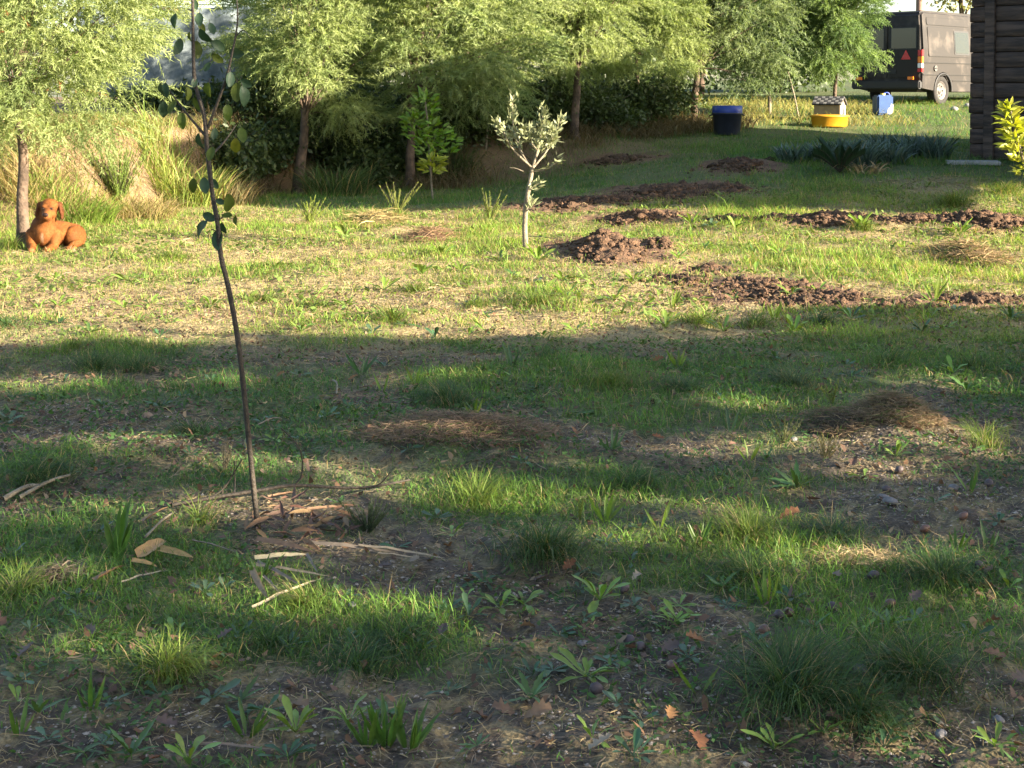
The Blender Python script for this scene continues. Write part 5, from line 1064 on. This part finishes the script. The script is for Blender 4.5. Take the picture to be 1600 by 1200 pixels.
for wx, wy, fl in [(1.0, .13, 1), (3.8, .13, 1), (1.0, VWID - .13, -1), (3.8, VWID - .13, -1)]:
    w_ = bpy.data.objects.new('wheel', None); col.objects.link(w_); w_.parent = van; w_.location = (wx, wy, .335); w_.scale = (1.08, fl, 1.08); w_.location.z = .36
    link('tyre', TY, None, w_); r_ = link('rim', RI, None, w_); link('rim_holes', HO, None, w_)

# ------------------------------------------------------------------ small things around the van
def lathe_z(prof_, n=32, sx=1.0, sy=1.0):
    V = []; Q = []
    for i in range(n):
        a = 2 * math.pi * i / n
        for r_, z_ in prof_: V.append((r_ * math.cos(a) * sx, r_ * math.sin(a) * sy, z_))
    m_ = len(prof_)
    for i in range(n):
        for j in range(m_ - 1): Q.append((i * m_ + j, ((i + 1) % n) * m_ + j, ((i + 1) % n) * m_ + j + 1, i * m_ + j + 1))
    return mesh_np('lathe', np.array(V), quads=np.array(Q), smooth=True)
bp_ = AT(1136, 226, 29.0); bp_.z = gzf(bp_.x, bp_.y)
bin_ = tag(empty('bin', bp_), 'dark round tub with a blue rim standing under the feathery trees', 'bin')
M_BIN = simple('bin_plastic', (.022, .025, .04), .45, noise=.3, nscale=8); M_BLUE = simple('blue_plastic', (.02, .05, .27), .4, noise=.25, nscale=10)
link('tub', lathe_z([(.001, .02), (.24, .0), (.25, .02), (.285, .40), (.305, .41), (.305, .44), (.27, .44), (.24, .05), (.001, .05)]), M_BIN, bin_)
link('rim', lathe_z([(.288, .40), (.294, .46), (.29, .57), (.275, .575), (.268, .55), (.272, .42)]), M_BLUE, bin_)
for s_ in (-1, 1):
    v, q = tube(resample([Vector((s_ * .29, -.07, .40)), Vector((s_ * .335, -.04, .385)), Vector((s_ * .335, .04, .385)), Vector((s_ * .29, .07, .40))], 8), [.012] * 8, 6); link('handle', mesh_np('handle', v, quads=q), M_BIN, bin_)
yp = AT(1296, 199, 30.5); yp.z = gzf(yp.x, yp.y)
yt = tag(empty('yellow_tub', yp, R(8)), 'shallow oval yellow plastic tub lying on the sunny grass', 'tub')
M_YEL = simple('yellow_plastic', (.46, .23, .012), .45, noise=.15, nscale=6)
link('basin', lathe_z([(.001, .0), (.34, .0), (.37, .03), (.385, .20), (.40, .205), (.40, .235), (.375, .24), (.30, .255), (.001, .262)], 36, 1, .72), M_YEL, yt); link('rim', lathe_z([(.392, .20), (.41, .21), (.41, .24), (.385, .246)], 36, 1, .72), M_YEL, yt)
hp = AT(1296, 184, 31.6); hp.z = gzf(hp.x, hp.y)
hs = tag(empty('miniature_house', hp, R(-28)), 'small cream model house with a checkered tile roof behind the yellow tub', 'model house')
M_CREAM = simple('cream_wall', (.27, .21, .13), .85, noise=.2, nscale=10); M_WP = simple('white_paint', (.5, .5, .49), .7); M_TB = simple('dark_tile', (.05, .05, .055), .8); M_TW = simple('pale_tile', (.20, .195, .19), .8)
bm = bmesh.new(); box(bm, (0, 0, .16), (.56, .40, .32)); g1 = [bm.verts.new(c) for c in [(.28, -.2, .32), (.28, .2, .32), (.28, 0, .46), (-.28, -.2, .32), (-.28, .2, .32), (-.28, 0, .46)]]
bm.faces.new((g1[0], g1[1], g1[2])); bm.faces.new((g1[4], g1[3], g1[5])); link('wall', bm_mesh(bm, 'wall'), M_CREAM, hs)
rf = bpy.data.objects.new('roof', None)
bm = bmesh.new(); sl_ = math.atan2(.14, .2); 
for s_ in (-1, 1): box(bm, (0, s_ * .115, .395), (.64, .29, .012), Matrix.Rotation(-s_ * sl_, 3, 'X'))
rf = link('roof', bm_mesh(bm, 'roof'), M_TB, hs); tm = []
for m_ in (M_TB, M_TW):
    bm = bmesh.new(); box(bm, (0, 0, 0), (.075, .062, .022), bevel=.006); me = bm_mesh(bm, 'tile'); me.materials.append(m_); tm.append(me)
for s_ in (-1, 1):
    for i in range(8):
        for j in range(4):
            o = link('tile', tm[(i + j) % 2], None, rf); off = -.105 + .07 * j
            o.matrix_basis = Matrix.Translation((-.28 + .08 * i, s_ * .115, .395)) @ Matrix.Rotation(-s_ * sl_, 4, 'X') @ Matrix.Translation((0, off, .018))
bm = bmesh.new(); box(bm, (.285, 0, .15), (.02, .36, .30)); link('front_board', bm_mesh(bm, 'front_board'), M_WP, hs)
bm = bmesh.new(); box(bm, (.297, 0, .09), (.012, .15, .18)); bmesh.ops.create_cone(bm, cap_ends=True, segments=20, radius1=.075, radius2=.075, depth=.012, matrix=Matrix.Translation((.298, 0, .18)) @ Matrix.Rotation(R(90), 4, 'Y')); link('door_opening', bm_mesh(bm, 'door_opening'), M_TB, hs)
jp = AT(1379, 176, 32.6); jp.z = gzf(jp.x, jp.y)
jc = tag(empty('blue_canister', jp, R(12)), 'blue plastic canister with a yellow cap standing behind the van', 'canister')
bm = bmesh.new(); box(bm, (0, 0, .22), (.38, .30, .44), bevel=.035); link('body', bm_mesh(bm, 'body', False), simple('canister_blue', (.012, .055, .18), .4, noise=.2, nscale=7), jc)
link('cap', lathe_z([(.001, .475), (.05, .475), (.055, .465), (.055, .43)], 16), simple('cap_yellow', (.65, .5, .12), .5), jc)
v, q = tube(resample([Vector((-.02, 0, .43)), Vector((.05, 0, .485)), Vector((.13, 0, .485)), Vector((.16, 0, .43))], 10), [.016] * 10, 6); link('handle', mesh_np('handle', v, quads=q, smooth=True), M_BLUE, jc)
bm = bmesh.new(); pv_ = [(.03, .02), (.13, .02), (.17, .06), (.18, .22), (.13, .25), (.11, .16), (.06, .15)]; bm.faces.new([bm.verts.new((a, -.153, b_)) for a, b_ in pv_]); link('label_patch', bm_mesh(bm, 'label_patch'), M_WP, jc)
for lb, (x0, y0, x1, y1, Y_, r_) in {'slender pale stake leaning left of the model house': (1249, 188, 1231, 112, 31.5, .018), 'short brown post under the tree right of the bin': (1202, 190, 1200, 132, 33.0, .045), 'thin pale stem standing behind the olive crown': (759, 268, 762, 135, 27.0, .022), 'second thin pale stem left of the olive crown': (777, 265, 772, 185, 27.2, .016)}.items():
    a = AT(x0, y0, Y_); a.z = gzf(a.x, a.y) - .03; e = AT(x1, y1, Y_) - a; v, q = tube(resample([Vector((0, 0, 0)), e * .5 + Vector((.02, 0, 0)), e], 8), [r_ * (1 - .03 * i) for i in range(8)], 7, .15)
    tag(link('stake', mesh_np('stake', v, quads=q, smooth=True), M_PALEBARK, None, a), lb, 'stake', 'stakes and bare stems')
STB = [(1491, 166, 34.0, .10, 'pale stone lying under the van just right of the wheel'), (1513, 158, 35.0, .10, 'pale stone under the van beside the shed corner')]
for px, py, Y_, r_, lb in STB:
    a = AT(px, py, Y_); a.z = gzf(a.x, a.y); o = link('pale_stone', nut_mesh('pale_stone', r_, r_ * .75, px, M_TW), None, None, a + Vector((0, 0, r_ * .4))); tag(o, lb, 'stone', 'pale stones by the van')
up = AT(1436, 40, 50); uz = gzf(up.x, up.y); v, q = tube([Vector((0, 0, 0)), Vector((0, 0, 3.5)), Vector((0, 0, 7.5))], [.12, .11, .09], 10); pole = tag(empty('utility_pole', (up.x, up.y, uz)), 'brown utility pole rising behind the van roof', 'pole')
link('shaft', mesh_np('shaft', v, quads=q, smooth=True), simple('pole_wood', (.18, .11, .085), .8, noise=.3, nscale=8), pole)
bm = bmesh.new(); box(bm, (0, 0, 7.1), (1.4, .1, .12)); link('crossarm', bm_mesh(bm, 'crossarm'), M_BARK, pole)

# ------------------------------------------------------------------ strap-leaved bed and spiky palm in front of the shed
for i, (px, py, lb) in enumerate([(1238, 248, 'small strap-leaved clump at the left end of the bed'), (1285, 248, 'strap-leaved clump left of the spiky palm'), (1325, 240, 'strap-leaved clump behind the spiky palm'), (1362, 244, 'strap-leaved clump just right of the spiky palm'), (1392, 250, 'front strap-leaved clump in the middle of the bed'),
        (1378, 232, 'back strap-leaved clump in the middle of the bed'), (1415, 240, 'strap-leaved clump right of the bed middle'), (1440, 238, 'second strap-leaved clump from the shed'), (1462, 242, 'strap-leaved clump at the right end of the bed nearest the shed'), (1345, 256, 'lowest strap-leaved clump beside the dead brown frond')]):
    tussock('strap_leaved_plant', '', px, py + 6, .40, .34 + .012 * i, 190, (.035, .065, .05), (.13, .185, .16), cat='plant', w=.026, bend=(.35, 1.15), dry=.03, spread=.55, group='strap-leaved plants in the bed by the shed', label=lb, S=4, mat_=M_BUSH)
pp_ = GP(1312, 272); palm = tag(empty('spiky_palm', pp_), 'dark spiky cycad-like palm in front of the strap-leaved bed', 'palm')
for i in range(15):
    a = i * 2.4; el = random.uniform(.5, 1.6); e = Vector((math.cos(a), math.sin(a), el)).normalized() * random.uniform(.42, .6); path = resample([Vector((0, 0, .02)), e * .6 + Vector((0, 0, .05)), e], 10)
    v, q = tube(path, [.009 - .0007 * k for k in range(10)], 4); L = []
    b = np.array([tuple(path[k // 5].lerp(path[k // 5 + 1], (k % 5) / 5)) for k in range(8, 45) for _ in (0, 1)]); nb = len(b); c = np.array([.03, .06, .03]) * (.7 + .6 * rng.random((nb, 1))) if i != 3 else np.array([.3, .2, .11]) * (.7 + .6 * rng.random((nb, 1)))
    sa = np.where(np.arange(nb) % 2 == 0, a + 1.1, a - 1.1)
    vv, ff, cc = blades(b, .13 * np.ones(nb), .014, sa, .75, 2, c, c, twist=np.zeros(nb)); fr = link('frond', mesh_np('frond', vv, ff, colors=cc), M_BUSH, palm); link('rib', mesh_np('rib', v, quads=q), M_TWIG, fr)
tussock('dead_frond_clump', '', 1352, 272, .25, .26, 60, (.34, .25, .14), (.42, .32, .18), cat='dead fronds', w=.03, bend=(.8, 1.4), dry=.2, mat_=M_DRY, label='brown dead frond drooping right of the spiky palm')

# ------------------------------------------------------------------ blue-grey netting behind the left gap
M_NET, n_, l_, p_ = mat('shade_net'); p_.inputs['Roughness'].default_value = .7
tc = n_.new('ShaderNodeTexCoord'); nz = n_.new('ShaderNodeTexNoise'); nz.inputs['Scale'].default_value = 3.5; nz.inputs['Detail'].default_value = 7; nz.inputs['Roughness'].default_value = .7; l_.new(tc.outputs['Object'], nz.inputs['Vector'])
cr = n_.new('ShaderNodeValToRGB'); l_.new(nz.outputs['Fac'], cr.inputs['Fac']); l_.new(cr.outputs['Color'], p_.inputs['Base Color']); cr.color_ramp.elements[0].position = .38; cr.color_ramp.elements[0].color = (.045, .065, .07, 1); cr.color_ramp.elements[1].position = .66; cr.color_ramp.elements[1].color = (.15, .18, .19, 1)
nl, nr_ = AT(120, 8, 30.0), AT(500, 8, 30.3); nb_ = AT(300, 150, 30.0)
net = tag(empty('netting_screen', (nl.x, nl.y, nb_.z)), 'blue-grey netting screen behind the gap between the two left trees', 'screen')
nn = 60; hh = nl.z - nb_.z; V = []; Q = []
for i in range(nn + 1):
    for j in range(9):
        t_ = i / nn; V.append(((nr_.x - nl.x) * t_, (nr_.y - nl.y) * t_ + .05 * math.sin(i * .8 + j) , hh * j / 8 - (.05 * math.sin(math.pi * ((t_ * 3) % 1)) if j == 8 else 0)))
for i in range(nn):
    for j in range(8): a = i * 9 + j; Q.append((a, a + 9, a + 10, a + 1))
o = link('net', mesh_np('net', np.array(V), quads=np.array(Q), smooth=True), M_NET, net); md = o.modifiers.new('thick', 'SOLIDIFY'); md.thickness = .012
for i in range(4):
    t_ = i / 3; b0 = Vector(((nr_.x - nl.x) * t_, (nr_.y - nl.y) * t_ + .09, -.8)); v, q = tube([b0, b0 + Vector((0, 0, hh + .95))], [.035, .03], 7); link('post', mesh_np('post', v, quads=q), M_BARK, net)
v, q = tube([Vector((0, .05, hh + .02)), Vector((nr_.x - nl.x, nr_.y - nl.y + .05, hh + .02))], [.012, .012], 5); link('top_wire', mesh_np('top_wire', v, quads=q), M_BLK, net)

# ------------------------------------------------------------------ the lying dog
df = GP(82, 390); dog = tag(empty('dog', df), 'ginger short-haired dog lying with raised head against the leftmost trunk', 'dog')
def ellip(bm, c, s, rot=None):
    r = bmesh.ops.create_icosphere(bm, subdivisions=3, radius=1)
    bmesh.ops.transform(bm, matrix=Matrix.Translation(c) @ (rot.to_4x4() if rot else Matrix.Identity(4)) @ Matrix.Diagonal((*s, 1)), verts=r['verts'])
def cap(bm, a, b, ra, rb, n=7):
    a, b = Vector(a), Vector(b)
    for i in range(n):
        t_ = i / (n - 1); r_ = ra + (rb - ra) * t_; ellip(bm, a.lerp(b, t_), (r_, r_, r_))
bm = bmesh.new()
ellip(bm, (-.085, .04, .20), (.138, .115, .165)); ellip(bm, (-.085, -.02, .17), (.085, .08, .115))    # chest
cap(bm, (-.08, .03, .25), (-.04, -.01, .37), .11, .082)                # neck
cap(bm, (-.075, .10, .175), (.04, .34, .14), .135, .12)                 # trunk
ellip(bm, (.10, .36, .125), (.14, .14, .115)); ellip(bm, (.165, .25, .115), (.085, .14, .115), Matrix.Rotation(R(-20), 3, 'Z'))      # rump and thigh
cap(bm, (.20, .16, .06), (.17, .02, .03), .045, .032); ellip(bm, (.165, -.03, .025), (.036, .055, .026))                         # hind foot
cap(bm, (-.20, .03, .16), (-.19, -.04, .06), .066, .046); cap(bm, (-.19, -.04, .05), (-.155, -.20, .034), .042, .03); ellip(bm, (-.15, -.23, .028), (.037, .052, .028))
cap(bm, (.025, .03, .16), (.02, -.04, .06), .064, .046); cap(bm, (.02, -.04, .05), (.0, -.20, .034), .042, .03); ellip(bm, (-.002, -.23, .028), (.037, .052, .028))
ellip(bm, (-.02, -.02, .438), (.088, .092, .078)); ellip(bm, (-.02, -.04, .40), (.074, .085, .08))    # skull
ellip(bm, (-.055, -.07, .375), (.036, .045, .05)); ellip(bm, (.02, -.07, .375), (.036, .045, .05))                                # cheeks
cap(bm, (-.016, -.09, .385), (-.006, -.20, .36), .056, .046); ellip(bm, (-.006, -.15, .325), (.040, .065, .026)); ellip(bm, (-.008, -.18, .345), (.05, .045, .03))
ellip(bm, (-.052, -.10, .445), (.026, .02, .016)); ellip(bm, (.016, -.10, .445), (.026, .02, .016))                           # brows
for s_, ex in ((-1, -.112), (1, .074)):
    ellip(bm, (ex, -.01, .455), (.030, .038, .030)); ellip(bm, (ex + s_ * .020, -.02, .395), (.020, .048, .070), Matrix.Rotation(R(s_ * -10), 3, 'Y')); ellip(bm, (ex + s_ * .026, -.025, .345), (.014, .036, .042))
tmp = bpy.data.objects.new('body', bm_mesh(bm, 'body')); col.objects.link(tmp)
rm = tmp.modifiers.new('r', 'REMESH'); rm.mode = 'VOXEL'; rm.voxel_size = .0085
smm = tmp.modifiers.new('s', 'SMOOTH'); smm.iterations = 5; smm.factor = .5
dg = bpy.context.evaluated_depsgraph_get(); dme = bpy.data.meshes.new_from_object(tmp.evaluated_get(dg)); bpy.data.objects.remove(tmp)
nv = len(dme.vertices); co = np.zeros(nv * 3, np.float32); dme.vertices.foreach_get('co', co); co = co.reshape(-1, 3)
cl = np.ones((nv, 4), np.float32); fur = np.array([.15, .052, .012]); cl[:, :3] = fur * (.55 + .9 * fbm(co[:, 0] * 3, co[:, 2] * 3 + co[:, 1], 7, 7, 3)[:, None])
def blend(mask, c): cl[:, :3] = cl[:, :3] * (1 - mask[:, None]) + np.array(c) * mask[:, None]
dd_ = lambda p_, r_: np.clip(1.4 - np.linalg.norm((co - np.array(p_)) / np.array(r_), axis=1), 0, 1)
blend(dd_((-.075, -.10, .135), (.014, .09, .045)) * .8, (.24, .16, .10))       # white chest blaze
blend(dd_((-.012, -.17, .35), (.04, .07, .04)) * .6, (.13, .05, .02)); blend(((co[:, 0] < -.106) | (co[:, 0] > .071)) * (co[:, 2] > .31) * .7, (.055, .017, .007)); blend(np.clip((co[:, 1] - .02) / .1, 0, 1) * (co[:, 0] < .06) * .55, (.10, .034, .010)); blend(dd_((-.14, -.02, .30), (.07, .12, .06)) * .6, (.07, .022, .008))  # muzzle and ears darker; shade painted on back and left neck
for ex in (-.056, .02): blend(dd_((ex, -.112, .42), (.022, .03, .018)), (.04, .014, .008))  # eye sockets painted darker like shaded recesses
blend(dd_((-.145, -.24, .02), (.05, .06, .03)) * .4, (.30, .17, .08)); blend(dd_((-.012, -.17, .40), (.02, .07, .02)) * .5, (.09, .035, .015))
ca = dme.color_attributes.new('Col', 'FLOAT_COLOR', 'POINT'); ca.data.foreach_set('color', cl.ravel()); dme.polygons.foreach_set('use_smooth', np.ones(len(dme.polygons), bool)); dme.materials.clear()
M_FUR = attr_mat('short_fur', .75, 160, .25); db = link('body', dme, M_FUR, dog)
nn_ = np.zeros(nv * 3, np.float32); dme.vertices.foreach_get('normal', nn_); nn_ = nn_.reshape(-1, 3)
pk = rng.integers(0, nv, 26000); hb = co[pk]; hn = nn_[pk]; hd = hn * .55 + np.array([.25, .35, -.6]) + rng.normal(0, .3, hb.shape); hd /= np.linalg.norm(hd, axis=1)[:, None]; hs_ = np.cross(hn, hd); hs_ /= np.linalg.norm(hs_, axis=1)[:, None] + 1e-6
hl = .013 * (.6 + .8 * rng.random((len(pk), 1))); hv = np.stack([hb - hs_ * .0012, hb + hs_ * .0012, hb + hd * hl], 1).reshape(-1, 3)
keepf = (hb[:, 1] > -.10) | (hb[:, 2] < .30); hv = hv.reshape(-1, 3, 3)[keepf].reshape(-1, 3); hc = (cl[pk, :3] * (.6 + .8 * rng.random((len(pk), 1))))[keepf]
link('fur', mesh_np('fur', hv, np.arange(len(hv)).reshape(-1, 3), colors=np.repeat(hc, 3, 0)), leafmat('fur_hair', trans=.1, rough=.7, spec=.15, tint=(1, 1, 1)), db)
M_NOSE = simple('dog_nose', (.018, .009, .008), .6, spec=.2); M_EYE = simple('dog_eye', (.02, .01, .006), .1)
bm = bmesh.new(); ellip(bm, (-.006, -.242, .374), (.028, .018, .02)); ellip(bm, (-.02, -.246, .366), (.012, .01, .011)); ellip(bm, (.008, -.246, .366), (.012, .01, .011)); link('nose', bm_mesh(bm, 'nose', True), M_NOSE, db)
bm = bmesh.new(); ellip(bm, (-.006, -.205, .330), (.034, .024, .005)); link('mouth', bm_mesh(bm, 'mouth', True), M_NOSE, db)
for ex in (-.056, .02):
    bm = bmesh.new(); ellip(bm, (ex, -.118, .422), (.014, .010, .011)); link('eye', bm_mesh(bm, 'eye', True), M_EYE, db)
dog.rotation_euler = (0, 0, R(4)); dog.scale = (1.06, 1.06, 1.06); dog.location.z -= .012
